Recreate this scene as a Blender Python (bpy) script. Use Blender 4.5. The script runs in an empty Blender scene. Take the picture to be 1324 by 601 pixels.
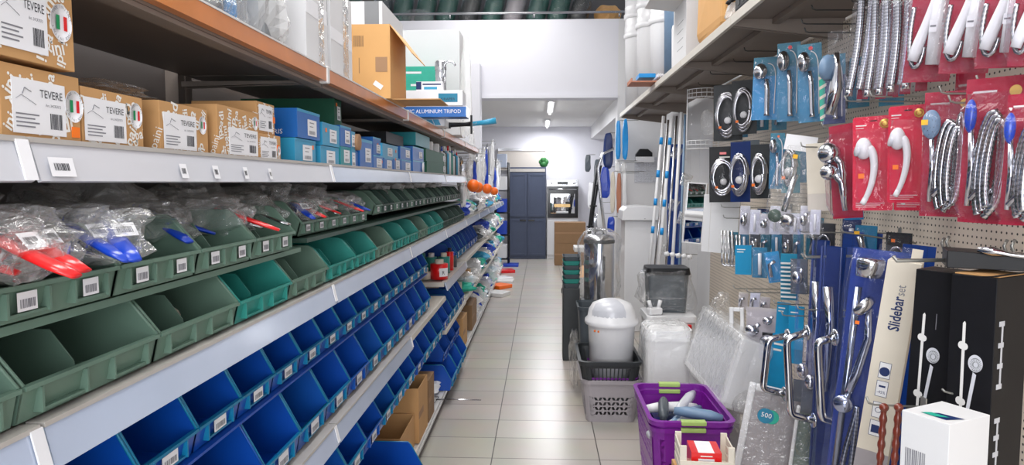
import bpy, math, random
from mathutils import Vector, Matrix, noise
R = math.radians
PI = math.pi
rnd = random.Random(7)
scn = bpy.context.scene
COL = scn.collection

# ---------------------------------------------------------------- camera
FPX = 24.0 / 36.0 * 1324
CZ = 1.5
PITCH = math.atan(64.5 / FPX)
YAW = math.atan(38.0 * math.cos(PITCH) / FPX)
CAM = Vector((0, 0, CZ))
_F = Vector((-math.sin(YAW) * math.cos(PITCH), math.cos(YAW) * math.cos(PITCH), -math.sin(PITCH)))
_R = Vector((math.cos(YAW), math.sin(YAW), 0))
_U = _R.cross(_F)
cd = bpy.data.cameras.new('camera')
cd.lens = 24.0
cd.sensor_width = 36.0
cd.clip_start = 0.02
cam = bpy.data.objects.new('camera', cd)
COL.objects.link(cam)
cam.location = CAM
cam.rotation_euler = (PI / 2 - PITCH, 0, YAW)
scn.camera = cam


def ray(px, py):
    return _R * (px - 662) + _U * (300.5 - py) + _F * FPX


def PX(px, py, X):
    d = ray(px, py)
    return CAM + d * (X / d.x)


def PY(px, py, Y):
    d = ray(px, py)
    return CAM + d * (Y / d.y)


def PZ(px, py, z):
    d = ray(px, py)
    return CAM + d * ((z - CZ) / d.z)


# ---------------------------------------------------------------- materials
MATS = {}


def M(key, col=None, rough=0.5, metal=0.0, var=0.08, scale=25.0, bump=0.0, emit=0.0, coat=0.0, spec=0.5, bscale=None):
    if key in MATS:
        return MATS[key]
    m = bpy.data.materials.new(key)
    m.use_nodes = True
    nt = m.node_tree
    b = nt.nodes['Principled BSDF']
    b.inputs['Roughness'].default_value = rough
    b.inputs['Metallic'].default_value = metal
    b.inputs['Coat Weight'].default_value = coat
    b.inputs['Coat Roughness'].default_value = 0.12
    b.inputs['Specular IOR Level'].default_value = spec
    tc = nt.nodes.new('ShaderNodeTexCoord')
    nz = nt.nodes.new('ShaderNodeTexNoise')
    nz.inputs['Scale'].default_value = scale
    nz.inputs['Detail'].default_value = 4
    nt.links.new(tc.outputs['Object'], nz.inputs['Vector'])
    mx = nt.nodes.new('ShaderNodeMix')
    mx.data_type = 'RGBA'
    mx.inputs['A'].default_value = (*[c * (1 - var) for c in col], 1)
    mx.inputs['B'].default_value = (*[min(1, c * (1 + var)) for c in col], 1)
    nt.links.new(nz.outputs['Fac'], mx.inputs['Factor'])
    nt.links.new(mx.outputs['Result'], b.inputs['Base Color'])
    if bump:
        bn = nt.nodes.new('ShaderNodeBump')
        bn.inputs['Strength'].default_value = bump
        bn.inputs['Distance'].default_value = 0.004
        n2 = nz
        if bscale:
            n2 = nt.nodes.new('ShaderNodeTexNoise')
            n2.inputs['Scale'].default_value = bscale
            nt.links.new(tc.outputs['Object'], n2.inputs['Vector'])
        nt.links.new(n2.outputs['Fac'], bn.inputs['Height'])
        nt.links.new(bn.outputs['Normal'], b.inputs['Normal'])
    if emit:
        b.inputs['Emission Color'].default_value = (*col, 1)
        b.inputs['Emission Strength'].default_value = emit
    MATS[key] = m
    return m


def film(key, col=(1, 1, 1), body=0.08, rough=0.12, bump=0.6, bscale=14.0, gl=0.9, tint=(1, 1, 1), f0=.016, fk=.42):
    """thin clear plastic: mostly see-through, milky body share, sharp glints on its creases"""
    m = bpy.data.materials.new(key)
    m.use_nodes = True
    nt = m.node_tree
    nt.nodes.clear()
    out = nt.nodes.new('ShaderNodeOutputMaterial')
    tr = nt.nodes.new('ShaderNodeBsdfTransparent')
    tr.inputs['Color'].default_value = (*tint, 1)
    df = nt.nodes.new('ShaderNodeBsdfDiffuse')
    df.inputs['Color'].default_value = (*col, 1)
    gs = nt.nodes.new('ShaderNodeBsdfGlossy')
    gs.inputs['Roughness'].default_value = rough
    gs.inputs['Color'].default_value = (gl, gl, gl, 1)
    tc = nt.nodes.new('ShaderNodeTexCoord')
    nz = nt.nodes.new('ShaderNodeTexNoise')
    nz.inputs['Scale'].default_value = bscale
    nz.inputs['Detail'].default_value = 3
    nz.inputs['Distortion'].default_value = 1.2
    nt.links.new(tc.outputs['Object'], nz.inputs['Vector'])
    bn = nt.nodes.new('ShaderNodeBump')
    bn.inputs['Strength'].default_value = bump
    bn.inputs['Distance'].default_value = 0.02
    nt.links.new(nz.outputs['Fac'], bn.inputs['Height'])
    nt.links.new(bn.outputs['Normal'], gs.inputs['Normal'])
    fw = nt.nodes.new('ShaderNodeLayerWeight')
    fw.inputs['Blend'].default_value = .5
    nt.links.new(bn.outputs['Normal'], fw.inputs['Normal'])
    pw = nt.nodes.new('ShaderNodeMath')
    pw.operation = 'POWER'
    pw.inputs[1].default_value = 3.0
    nt.links.new(fw.outputs['Facing'], pw.inputs[0])
    lw = nt.nodes.new('ShaderNodeMath')
    lw.operation = 'MULTIPLY_ADD'
    lw.inputs[1].default_value = fk
    lw.inputs[2].default_value = f0
    nt.links.new(pw.outputs[0], lw.inputs[0])
    m1 = nt.nodes.new('ShaderNodeMixShader')
    m1.inputs['Fac'].default_value = body
    nt.links.new(tr.outputs[0], m1.inputs[1])
    nt.links.new(df.outputs[0], m1.inputs[2])
    m2 = nt.nodes.new('ShaderNodeMixShader')
    nt.links.new(lw.outputs[0], m2.inputs['Fac'])
    nt.links.new(m1.outputs[0], m2.inputs[1])
    nt.links.new(gs.outputs[0], m2.inputs[2])
    nt.links.new(m2.outputs[0], out.inputs['Surface'])
    MATS[key] = m
    return m


film('clear_film', body=0.035, rough=.07, bump=1.0, bscale=22, f0=.05, fk=.75)
film('milky_film', body=0.34, rough=0.12, bump=1.0, bscale=18, f0=.05, fk=.6)
film('blister', body=0.012, rough=0.05, bump=0.5, bscale=14, tint=(.97, .97, 1))
film('blister_blue', col=(.6, .7, .95), body=0.02, rough=0.06, bump=0.5, bscale=10, tint=(.84, .88, 1))
film('milky_film2', body=0.16, rough=0.10, bump=1.0, bscale=16, f0=.05, fk=.7)
film('bag_film', body=0.11, rough=0.08, bump=1.0, bscale=26, f0=.07, fk=.8)
film('glass', body=0.02, rough=0.03, bump=0.0)
M('white_paint', (.72, .72, .735), .55, var=.03, scale=3)
M('ceiling_paint', (.8, .8, .8), .7, var=.02)
M('lilac_white', (.74, .74, .80), .6, var=.03, scale=2)
M('shelf_cream', (.62, .58, .52), .45, var=.06, scale=6)
M('shelf_white', (.70, .69, .68), .4, var=.04, scale=6)
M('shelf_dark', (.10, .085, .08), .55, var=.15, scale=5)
M('shelf_brown', (.22, .18, .155), .5, var=.12, scale=6)
M('strip_white', (.60, .61, .66), .3, var=.05, scale=5, coat=.3)
M('strip_edge', (.50, .47, .44), .35, var=.06)
M('strip_blue', (.50, .57, .72), .22, var=.08, scale=5, coat=.5)
M('orange_wood', (.62, .20, .045), .3, var=.25, scale=9, coat=.4)
M('paper', (.85, .85, .88), .6, var=.02)
M('ink', (.03, .03, .04), .6)
M('ink_grey', (.22, .22, .25), .6)
M('white_ink', (.86, .84, .80), .6)
M('kraft', (.56, .31, .125), .7, var=.10, scale=8, bump=.08)
M('kraft_dark', (.27, .155, .075), .7, var=.12, scale=8)
M('carton_orange', (.66, .36, .13), .65, var=.08, scale=6)
M('carton_brown', (.36, .205, .11), .7, var=.1, scale=6)
M('box_blue', (.010, .135, .48), .38, var=.18, scale=7, coat=.3)
M('box_blue_light', (.03, .33, .56), .38, var=.15, scale=7, coat=.3)
M('box_teal', (.01, .29, .33), .4, var=.15, scale=7, coat=.3)
M('box_green', (.005, .10, .05), .45, var=.15, scale=7)
M('box_black', (.008, .008, .010), .42, var=.2, spec=.25)
M('bin_green', (.13, .215, .165), .42, var=.12, scale=9, bump=.05)
M('bin_teal', (.03, .27, .23), .40, var=.12, scale=9)
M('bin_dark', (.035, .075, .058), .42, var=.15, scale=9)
M('bin_blue', (.004, .085, .40), .36, var=.15, scale=7, coat=.15)
M('bin_blue_lit', (.004, .20, .38), .36, var=.15, scale=7, coat=.15)  # lit copy of the bin blue: teal of fronts in direct light
M('bin_blue_shaded', (.002, .070, .42), .36, var=.15, scale=7, coat=.15)  # shaded copy of the bin blue: depth of the interiors put into the colour
M('red', (.75, .008, .01), .3, coat=.4)
M('red_card', (.72, .004, .045), .4, var=.2, scale=16, spec=.2)
M('crimson_card', (.42, .004, .035), .4, var=.4, scale=14, spec=.2)
M('blue', (.004, .05, .48), .3, coat=.4)
M('sky_blue', (.01, .30, .75), .35)
M('aqua', (.004, .20, .34), .35, var=.15)
M('teal_card', (.006, .19, .26), .4, var=.4, scale=12)
M('cyan_card', (.005, .28, .54), .35, var=.15, scale=9)
M('navy_card', (.004, .022, .12), .35, var=.3, scale=9)
M('tile_blue', (.004, .045, .26), .35, var=.4, scale=14)
M('chrome', (.62, .63, .67), .09, 1.0, var=.03)
M('chrome_dark', (.42, .43, .46), .14, 1.0, var=.1)
M('steel', (.60, .60, .62), .16, 1.0, var=.1)
M('wire_grey', (.38, .38, .36), .35, .8, var=.1)
M('wire_dark', (.06, .06, .06), .4, .6)
M('brass', (.62, .42, .20), .25, 1.0)
M('white_plastic', (.80, .80, .82), .3, var=.02, coat=.2)
M('grey_plastic', (.36, .33, .35), .45, var=.05)
M('slate_plastic', (.07, .085, .10), .4, var=.1)
M('dark_plastic', (.022, .026, .03), .4, var=.15)
M('black', (.010, .010, .012), .4, var=.2, spec=.3)
M('purple', (.20, .012, .30), .35, var=.1, coat=.2)
M('lime', (.42, .58, .17), .45)
M('head_blue', (.18, .28, .42), .4)
M('orange', (.95, .16, .01), .4)
M('orange_sticker', (1.0, .20, .01), .5)
M('yellow_sticker', (.95, .52, .03), .5)
M('gold', (.80, .52, .14), .35, .5)
M('green_flag', (.0, .25, .08), .5)
M('cabinet_blue', (.055, .072, .125), .45, var=.12, scale=9)
M('oven_black', (.01, .01, .012), .15)
M('dark_green', (.004, .085, .065), .42, var=.4, scale=7, bump=.5, bscale=9)
M('dark_cloth', (.02, .022, .024), .5, var=.3, bump=.5)
M('wood_red', (.16, .025, .012), .3, var=.3, coat=.5)
M('cream', (.72, .66, .56), .5, var=.04)
M('beige_box', (.60, .55, .50), .5, var=.04)
M('terracotta', (.50, .20, .12), .6)
M('leaf', (.02, .14, .03), .6, var=.3)
M('mirror', (.85, .86, .88), .02, 1.0, var=.0)
M('lamp', (1, .98, .95), .5, emit=9.0)
M('grey_card', (.20, .21, .22), .5)
M('mint', (.02, .42, .30), .4, var=.15)


# ---------------------------------------------------------------- mesh builder
class MB:
    def __init__(s, *mats):
        s.v, s.f, s.m, s.sm = [], [], [], []
        s.mats = list(mats)
        s.T = Matrix.Identity(4)
        s.cur = 0

    def mat(s, key):
        if key not in s.mats:
            s.mats.append(key)
        s.cur = s.mats.index(key)
        return s

    def at(s, loc=(0, 0, 0), rx=0, ry=0, rz=0, sc=1):
        s.T = Matrix.Translation(loc) @ Matrix.Rotation(rz, 4, 'Z') @ Matrix.Rotation(ry, 4, 'Y') @ Matrix.Rotation(rx, 4, 'X')
        if sc != 1:
            s.T = s.T @ (Matrix.Scale(sc, 4) if isinstance(sc, (int, float)) else Matrix.Diagonal((*sc, 1)))
        return s

    def raw(s, vs, fs, smooth=False):
        o = len(s.v)
        s.v += [tuple(s.T @ Vector(p)) for p in vs]
        for f in fs:
            s.f.append([i + o for i in f])
            s.m.append(s.cur)
            s.sm.append(smooth)
        return s

    def box(s, x0, x1, y0, y1, z0, z1):
        vs = [(x, y, z) for z in (z0, z1) for y in (y0, y1) for x in (x0, x1)]
        return s.raw(vs, [(0, 2, 3, 1), (4, 5, 7, 6), (0, 1, 5, 4), (2, 6, 7, 3), (0, 4, 6, 2), (1, 3, 7, 5)])

    def cbox(s, c, d):
        return s.box(c[0] - d[0] / 2, c[0] + d[0] / 2, c[1] - d[1] / 2, c[1] + d[1] / 2, c[2] - d[2] / 2, c[2] + d[2] / 2)

    def prism(s, poly, a0, a1, axis='x'):
        """polygon extruded along an axis; poly pairs are the other two axes in order"""
        def P(a, p):
            return {'x': (a, p[0], p[1]), 'y': (p[0], a, p[1]), 'z': (p[0], p[1], a)}[axis]
        n = len(poly)
        vs = [P(a0, p) for p in poly] + [P(a1, p) for p in poly]
        fs = [list(range(n))[::-1], list(range(n, 2 * n))] + [(i, (i + 1) % n, n + (i + 1) % n, n + i) for i in range(n)]
        return s.raw(vs, fs)

    def taper(s, x, y, z0, z1, a, b, r=0.0, n=4, cap=(True, True), top=None):
        """rounded-rectangle tub wall from half sizes a=(ax,ay) at z0 to b at z1"""
        def ring(h, z):
            pts = []
            rr = min(r, h[0] * .99, h[1] * .99)
            for q, (sx, sy) in enumerate(((1, 1), (-1, 1), (-1, -1), (1, -1))):
                for k in range(n + 1):
                    t = (q + k / n) * PI / 2
                    pts.append((x + sx * (h[0] - rr) + rr * math.cos(t), y + sy * (h[1] - rr) + rr * math.sin(t), z))
            return pts
        A, B = ring(a, z0), ring(b, z1)
        m = len(A)
        fs = [(i, (i + 1) % m, m + (i + 1) % m, m + i) for i in range(m)]
        if cap[0]:
            fs.append(list(range(m))[::-1])
        if cap[1]:
            fs.append(list(range(m, 2 * m)))
        return s.raw(A + B, fs, r > 0 and False)

    def tube(s, pts, r, n=8, closed=False, caps=True):
        pts = [Vector(p) for p in pts]
        N = len(pts)
        rs = r if isinstance(r, (list, tuple)) else [r] * N
        vs = []
        up = None
        for i, p in enumerate(pts):
            a = pts[(i - 1) % N] if closed else pts[max(i - 1, 0)]
            b = pts[(i + 1) % N] if closed else pts[min(i + 1, N - 1)]
            t = (b - a)
            t = t.normalized() if t.length > 1e-9 else Vector((0, 0, 1))
            if up is None:
                up = t.orthogonal().normalized()
            up = (up - t * up.dot(t))
            up = up.normalized() if up.length > 1e-6 else t.orthogonal().normalized()
            w = t.cross(up)
            for k in range(n):
                q = 2 * PI * k / n
                vs.append(p + (up * math.cos(q) + w * math.sin(q)) * rs[i])
        fs = []
        for i in range(N if closed else N - 1):
            j = (i + 1) % N
            for k in range(n):
                l = (k + 1) % n
                fs.append((i * n + k, i * n + l, j * n + l, j * n + k))
        if caps and not closed:
            fs.append(list(range(n))[::-1])
            fs.append([(N - 1) * n + k for k in range(n)])
        return s.raw(vs, fs, True)

    def lathe(s, prof, n=16, a0=0.0, a1=2 * PI):
        """profile of (radius, z) turned about local z"""
        full = abs(a1 - a0 - 2 * PI) < 1e-6
        cols = n if full else n + 1
        vs = [(r * math.cos(a0 + (a1 - a0) * k / n), r * math.sin(a0 + (a1 - a0) * k / n), z) for r, z in prof for k in range(cols)]
        fs = []
        for i in range(len(prof) - 1):
            for k in range(n):
                l = (k + 1) % cols
                fs.append((i * cols + k, i * cols + l, (i + 1) * cols + l, (i + 1) * cols + k))
        return s.raw(vs, fs, True)

    def ball(s, c, r, n=12):
        prof = [(max(1e-4, math.sin(PI * i / n)), -math.cos(PI * i / n)) for i in range(n + 1)]
        T = s.T
        rr = r if isinstance(r, (list, tuple)) else (r, r, r)
        s.T = T @ Matrix.Translation(c) @ Matrix.Diagonal((*rr, 1))
        s.lathe(prof, n)
        s.T = T
        return s

    def grid(s, fn, nu, nv, smooth=True):
        vs = [fn(i / nu, j / nv) for j in range(nv + 1) for i in range(nu + 1)]
        fs = [(j * (nu + 1) + i, j * (nu + 1) + i + 1, (j + 1) * (nu + 1) + i + 1, (j + 1) * (nu + 1) + i) for j in range(nv) for i in range(nu)]
        return s.raw(vs, fs, smooth)

    def text(s, txt, x, z, h, y=0.0, rot=0.0, w=None, th=0, cx=False):
        """flat lettering on the local -Y face: lower-left corner (x, z), cap height h, optional width w"""
        vs, fs, W = glyphs(txt)
        sx = h if w is None else w / W
        c, sn = math.cos(rot), math.sin(rot)
        out = []
        ox = -W * sx / 2 if cx else 0
        for a, b in vs:
            u, v = a * sx + ox, b * h
            out.append((x + u * c - v * sn, y, z + u * sn + v * c))
        return s.raw(out, fs)

    def dash(s, x, z, h, y=0.0, w=.02):
        """a line of print too small to read"""
        return s.raw([(x, y, z), (x + w, y, z), (x + w, y, z + h * .6), (x, y, z + h * .6)], [(0, 1, 2, 3)])

    def barcode(s, x, z, w, h, y, seed=1):
        r = random.Random(seed)
        u = x
        while u < x + w - w * .03:
            b = w * r.choice((.03, .05, .07))
            s.raw([(u, y, z), (u + b, y, z), (u + b, y, z + h), (u, y, z + h)], [(0, 1, 2, 3)])
            u += b + w * r.choice((.03, .05))
        return s

    def quad(s, x0, x1, z0, z1, y):
        return s.raw([(x0, y, z0), (x1, y, z0), (x1, y, z1), (x0, y, z1)], [(0, 1, 2, 3)])

    def build(s, name, parent=None, bevel=0.0, loc=None, solid=0.0, sub=0):
        me = bpy.data.meshes.new(name)
        me.from_pydata(s.v, [], s.f)
        for k in s.mats:
            me.materials.append(MATS[k])
        me.polygons.foreach_set('material_index', s.m)
        me.polygons.foreach_set('use_smooth', s.sm)
        me.update()
        o = bpy.data.objects.new(name, me)
        COL.objects.link(o)
        if parent is not None:
            o.parent = parent
        if loc is not None:
            o.location = loc
        if solid:
            md = o.modifiers.new('solid', 'SOLIDIFY')
            md.thickness = solid
            md.offset = 0
        if sub:
            md = o.modifiers.new('sub', 'SUBSURF')
            md.levels = md.render_levels = sub
        if bevel:
            md = o.modifiers.new('bevel', 'BEVEL')
            md.width = bevel
            md.segments = 2
            md.limit_method = 'ANGLE'
        return o


_G = {}
BOLD = [0]


def glyphs(txt):
    if (txt, BOLD[0]) in _G:
        return _G[(txt, BOLD[0])]
    cu = bpy.data.curves.new('t', 'FONT')
    cu.body = txt
    cu.resolution_u = 2
    cu.offset = BOLD[0] * .02
    ob = bpy.data.objects.new('t', cu)
    COL.objects.link(ob)
    bpy.context.view_layer.update()
    me = bpy.data.meshes.new_from_object(ob.evaluated_get(bpy.context.evaluated_depsgraph_get()))
    vs = [(v.co.x / .7, v.co.y / .7) for v in me.vertices]
    fs = [list(p.vertices) for p in me.polygons]
    x0 = min(v[0] for v in vs)
    vs = [(a - x0, b) for a, b in vs]
    W = max(v[0] for v in vs)
    bpy.data.objects.remove(ob)
    bpy.data.meshes.remove(me)
    bpy.data.curves.remove(cu)
    _G[(txt, BOLD[0])] = (vs, fs, W)
    return _G[(txt, BOLD[0])]


def tag(o, label, cat, group=None, kind=None):
    o['label'] = label
    o['category'] = cat
    if group:
        o['group'] = group
    if kind:
        o['kind'] = kind
    return o


def thing(name, label, cat, loc=(0, 0, 0), rz=0.0, group=None, rx=0.0, ry=0.0):
    o = bpy.data.objects.new(name, None)
    o.empty_display_size = .05
    COL.objects.link(o)
    o.location = loc
    o.rotation_euler = (rx, ry, rz)
    return tag(o, label, cat, group)


def struct(o):
    o['kind'] = 'structure'
    return o


def kids(o):
    return [c for c in bpy.data.objects if c.parent == o]


def dup(root, label, loc=None, rz=None, group=None, ry=None, rx=None, scale=None, swap=None):
    """copy of a thing with copies of its parts and sub-parts; swap maps material keys"""
    def cp(o, par):
        c = o.copy()
        COL.objects.link(c)
        if par is not None:
            c.parent = par
            c.matrix_parent_inverse = o.matrix_parent_inverse.copy()
        if swap and c.type == 'MESH':
            for i, sl in enumerate(c.material_slots):
                if sl.material and sl.material.name in swap:
                    nm = swap[sl.material.name]
                    sl.link = 'OBJECT'
                    sl.material = MATS[nm]
        for ch in KID.get(o.name, []):
            k = cp(ch, c)
            KID.setdefault(c.name, []).append(k)
        return c
    c = cp(root, None)
    c['label'] = label
    if loc is not None:
        c.location = loc
    e = list(c.rotation_euler)
    if rx is not None:
        e[0] = rx
    if ry is not None:
        e[1] = ry
    if rz is not None:
        e[2] = rz
    c.rotation_euler = e
    if scale is not None:
        c.scale = scale if isinstance(scale, (tuple, list)) else (scale,) * 3
    if group:
        c['group'] = group
    return c


KID = {}


def index_kids(root):
    """remember the tree under a prototype so that dup() can walk it quickly"""
    for c in kids(root):
        KID.setdefault(root.name, []).append(c)
        index_kids(c)
    return root


ORD = ('first second third fourth fifth sixth seventh eighth ninth tenth eleventh twelfth thirteenth fourteenth fifteenth sixteenth '
       'seventeenth eighteenth nineteenth twentieth').split()
for _t in ('twent', 'thirt', 'fort', 'fift', 'sixt'):
    ORD += ([_t + 'ieth'] if _t != 'twent' else []) + [_t + 'y-' + a for a in 'first second third fourth fifth sixth seventh eighth ninth'.split()]


# ---------------------------------------------------------------- generic shapes
def crumple(mb, c, d, seed=0, amp=.25, nu=24, nv=16, top_pinch=0.0, p=2.6):
    """closed crumpled bag around centre c with half sizes d"""
    off = Vector((seed * 3.7, seed * 1.3, seed * 2.1))

    def sg(v, e):
        return math.copysign(abs(v) ** e, v)

    def fn(u, v):
        a, b = 2 * PI * u, PI * (v - .5)
        e = 2 / p
        q = Vector((sg(math.cos(a), e) * sg(math.cos(b), e), sg(math.sin(a), e) * sg(math.cos(b), e), sg(math.sin(b), e)))
        k = 1 + amp * noise.noise(q * 1.7 + off) * 1.6 + amp * .6 * abs(noise.noise(q * 4.5 + off)) + amp * .22 * noise.noise(q * 11 + off)
        if top_pinch and q.z > 0:
            s_ = 1 - top_pinch * q.z
            q = Vector((q.x * s_, q.y * s_, q.z))
        return (c[0] + q.x * d[0] * k, c[1] + q.y * d[1] * k, c[2] + q.z * d[2] * (1 + amp * .5 * noise.noise(q * 2.2 + off)))
    return mb.grid(fn, nu, nv, False)


def arc(c, r, a0, a1, n=10, plane='xz', z=0):
    out = []
    for i in range(n + 1):
        t = a0 + (a1 - a0) * i / n
        u, v = r * math.cos(t), r * math.sin(t)
        out.append({'xz': (c[0] + u, c[1], c[2] + v), 'xy': (c[0] + u, c[1] + v, c[2]), 'yz': (c[0], c[1] + u, c[2] + v)}[plane])
    return out


def bez(p0, p1, p2, p3, n=12):
    out = []
    for i in range(n + 1):
        t = i / n
        out.append(tuple(Vector(p0) * (1 - t) ** 3 + Vector(p1) * 3 * t * (1 - t) ** 2 + Vector(p2) * 3 * t * t * (1 - t) + Vector(p3) * t ** 3))
    return out
# ================================================================ room shell
def tile_floor():
    m = bpy.data.materials.new('floor_tiles')
    m.use_nodes = True
    nt = m.node_tree
    b = nt.nodes['Principled BSDF']
    b.inputs['Roughness'].default_value = .28
    tc = nt.nodes.new('ShaderNodeTexCoord')
    mp = nt.nodes.new('ShaderNodeMapping')
    mp.inputs['Location'].default_value = (.265, -.02, 0)
    br = nt.nodes.new('ShaderNodeTexBrick')
    br.offset = 0
    br.inputs['Scale'].default_value = 1
    br.inputs['Brick Width'].default_value = .585
    br.inputs['Row Height'].default_value = .30
    br.inputs['Mortar Size'].default_value = .0035
    br.inputs['Mortar Smooth'].default_value = .3
    br.inputs['Color1'].default_value = (.50, .465, .42, 1)
    br.inputs['Color2'].default_value = (.56, .52, .475, 1)
    br.inputs['Mortar'].default_value = (.10, .09, .085, 1)
    nt.links.new(tc.outputs['Object'], mp.inputs['Vector'])
    nt.links.new(mp.outputs['Vector'], br.inputs['Vector'])
    nz = nt.nodes.new('ShaderNodeTexNoise')
    nz.inputs['Scale'].default_value = 3
    nz.inputs['Detail'].default_value = 6
    nt.links.new(tc.outputs['Object'], nz.inputs['Vector'])
    mx = nt.nodes.new('ShaderNodeMix')
    mx.data_type = 'RGBA'
    mx.blend_type = 'MULTIPLY'
    mx.inputs['Factor'].default_value = .25
    nt.links.new(br.outputs['Color'], mx.inputs['A'])
    nt.links.new(nz.outputs['Color'], mx.inputs['B'])
    nt.links.new(mx.outputs['Result'], b.inputs['Base Color'])
    bn = nt.nodes.new('ShaderNodeBump')
    bn.inputs['Strength'].default_value = .4
    bn.inputs['Distance'].default_value = .002
    bn.invert = True
    nt.links.new(br.outputs['Fac'], bn.inputs['Height'])
    nt.links.new(bn.outputs['Normal'], b.inputs['Normal'])
    MATS['floor_tiles'] = m


def pegboard_mat():
    """cream hardboard with a 25 mm grid of punched holes (object Y-Z plane)"""
    m = bpy.data.materials.new('pegboard')
    m.use_nodes = True
    nt = m.node_tree
    L = nt.links.new
    b = nt.nodes['Principled BSDF']
    b.inputs['Roughness'].default_value = .5
    tc = nt.nodes.new('ShaderNodeTexCoord')
    sp = nt.nodes.new('ShaderNodeSeparateXYZ')
    L(tc.outputs['Object'], sp.inputs[0])

    def cell(sock):
        a = nt.nodes.new('ShaderNodeMath'); a.operation = 'DIVIDE'; a.inputs[1].default_value = .025
        L(sock, a.inputs[0])
        f = nt.nodes.new('ShaderNodeMath'); f.operation = 'FRACT'
        L(a.outputs[0], f.inputs[0])
        s_ = nt.nodes.new('ShaderNodeMath'); s_.operation = 'SUBTRACT'; s_.inputs[1].default_value = .5
        L(f.outputs[0], s_.inputs[0])
        q = nt.nodes.new('ShaderNodeMath'); q.operation = 'MULTIPLY'
        L(s_.outputs[0], q.inputs[0]); L(s_.outputs[0], q.inputs[1])
        return q.outputs[0]
    ad = nt.nodes.new('ShaderNodeMath'); ad.operation = 'ADD'
    L(cell(sp.outputs['Y']), ad.inputs[0]); L(cell(sp.outputs['Z']), ad.inputs[1])
    lt = nt.nodes.new('ShaderNodeMath'); lt.operation = 'LESS_THAN'; lt.inputs[1].default_value = .026
    L(ad.outputs[0], lt.inputs[0])
    mx = nt.nodes.new('ShaderNodeMix'); mx.data_type = 'RGBA'
    mx.inputs['A'].default_value = (.72, .63, .53, 1)
    mx.inputs['B'].default_value = (.03, .025, .02, 1)
    L(lt.outputs[0], mx.inputs['Factor'])
    L(mx.outputs['Result'], b.inputs['Base Color'])
    MATS['pegboard'] = m


tile_floor()
pegboard_mat()


def slab(name, x0, x1, y0, y1, z0, z1, mat):
    return struct(MB(mat).box(x0, x1, y0, y1, z0, z1).build(name))


HY = 9.0                                    # the wall with the wide opening
slab('floor', -3.2, 2.6, -3.2, 14.3, -.1, 0, 'floor_tiles')
slab('wall_left', -3.3, -3.2, -3.2, 14.3, 0, 4.2, 'white_paint')
slab('wall_right', 1.56, 1.66, -3.2, HY + .2, 0, 4.2, 'white_paint')
slab('wall_back', -3.2, 3.2, 14.0, 14.1, 0, 4.2, 'lilac_white')
slab('ceiling', -3.2, 2.6, -3.2, HY + .2, 4.1, 4.2, 'ceiling_paint')
slab('ceiling_rear', -3.2, 3.2, HY + .25, 14.0, 2.63, 2.7, 'ceiling_paint')
slab('wall_header', -3.2, .985, HY, HY + .25, 2.595, 3.60, 'lilac_white')
slab('trim_2', -3.2, .985, HY - .02, HY, 2.595, 2.635, 'lilac_white')
slab('wall_right_return', .985, 1.56, HY, HY + .25, 0, 3.60, 'white_paint')
slab('trim_1', -1.12, -.78, HY - .3, HY - .021, 1.9, 3.0, 'lilac_white')
slab('beam_rear', 1.0, 1.8, HY + .25, 14.0, 2.38, 2.63, 'white_paint')
slab('wall_rear_right', 1.72, 1.82, HY + .25, 14.0, 0, 2.63, 'white_paint')
slab('trim_3', -3.2, .985, HY + .25, 11.4, 3.55, 3.60, 'shelf_dark')      # deck of the loft above the rear room
slab('wall_loft', -3.2, 2.6, 10.2, 10.3, 2.7, 4.2, 'shelf_dark')  # dark coat stands in for the shade behind the rolls
w = MB('white_paint')
w.box(-3.2, 2.6, -3.3, -3.2, 0, .5).box(-3.2, 2.6, -3.3, -3.2, 3.0, 4.2)
w.box(-3.2, -2.2, -3.3, -3.2, .5, 3.0).box(1.5, 2.6, -3.3, -3.2, .5, 3.0)
struct(w.build('wall_front'))
w = MB('glass').box(-2.2, 1.5, -3.26, -3.25, .5, 3.0)
w.mat('shelf_white').box(-.38, -.32, -3.29, -3.22, .5, 3.0)
struct(w.build('window_1'))


def area(name, loc, rot, sx, sy, power, col=(1, 1, 1)):
    l = bpy.data.lights.new(name, 'AREA')
    l.shape = 'RECTANGLE'
    l.size, l.size_y = sx, sy
    l.energy = power
    l.color = col
    o = bpy.data.objects.new(name, l)
    COL.objects.link(o)
    o.location = loc
    o.rotation_euler = rot
    return o


area('daylight_window_1', (-.35, -3.15, 1.8), (R(90), 0, 0), 3.6, 2.4, 175, (.95, .97, 1))
for i, (lx, ly, lz, p) in enumerate(((-.5, -.6, 4.0, 46), (-.5, 2.2, 4.0, 56), (-.5, 5.2, 4.0, 60), (-.5, 7.9, 4.0, 28))):
    t = thing('ceiling_light', f'long white twin tube ceiling light over the aisle, {ORD[i]} from the shop window', 'ceiling light', (lx, ly, lz), 0, None)
    MB('white_plastic').box(-.10, .10, -.65, .65, .03, .10).build('housing', t)
    tb = MB('lamp')
    for s_ in (-.05, .05):
        tb.tube([(s_, -.6, .015), (s_, .6, .015)], .013)
    tb.build('tube', t)
    area(f'ceiling_glow_{i}', (lx, ly, lz - .03), (0, 0, 0), 1.4, 1.6, p, (1, .985, .96))
for i, (lx, ly, ln) in enumerate(((.13, 10.2, 1.5), (.11, 12.9, 1.3))):
    t = thing('ceiling_light', ('nearer' if i == 0 else 'farther') + ' glowing tube ceiling light in the room beyond the opening', 'ceiling light', (lx, ly, 2.63), 0)
    MB('white_plastic').box(-.045, .045, -ln / 2, ln / 2, -.03, 0).build('housing', t)
    MB('lamp').tube([(0, -ln / 2 + .03, -.046), (0, ln / 2 - .03, -.046)], .016).build('tube', t)
    area(f'rear_glow_{i}', (lx, ly, 2.55), (0, 0, 0), .5, 1.5, 34, (.96, .97, 1))

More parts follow.
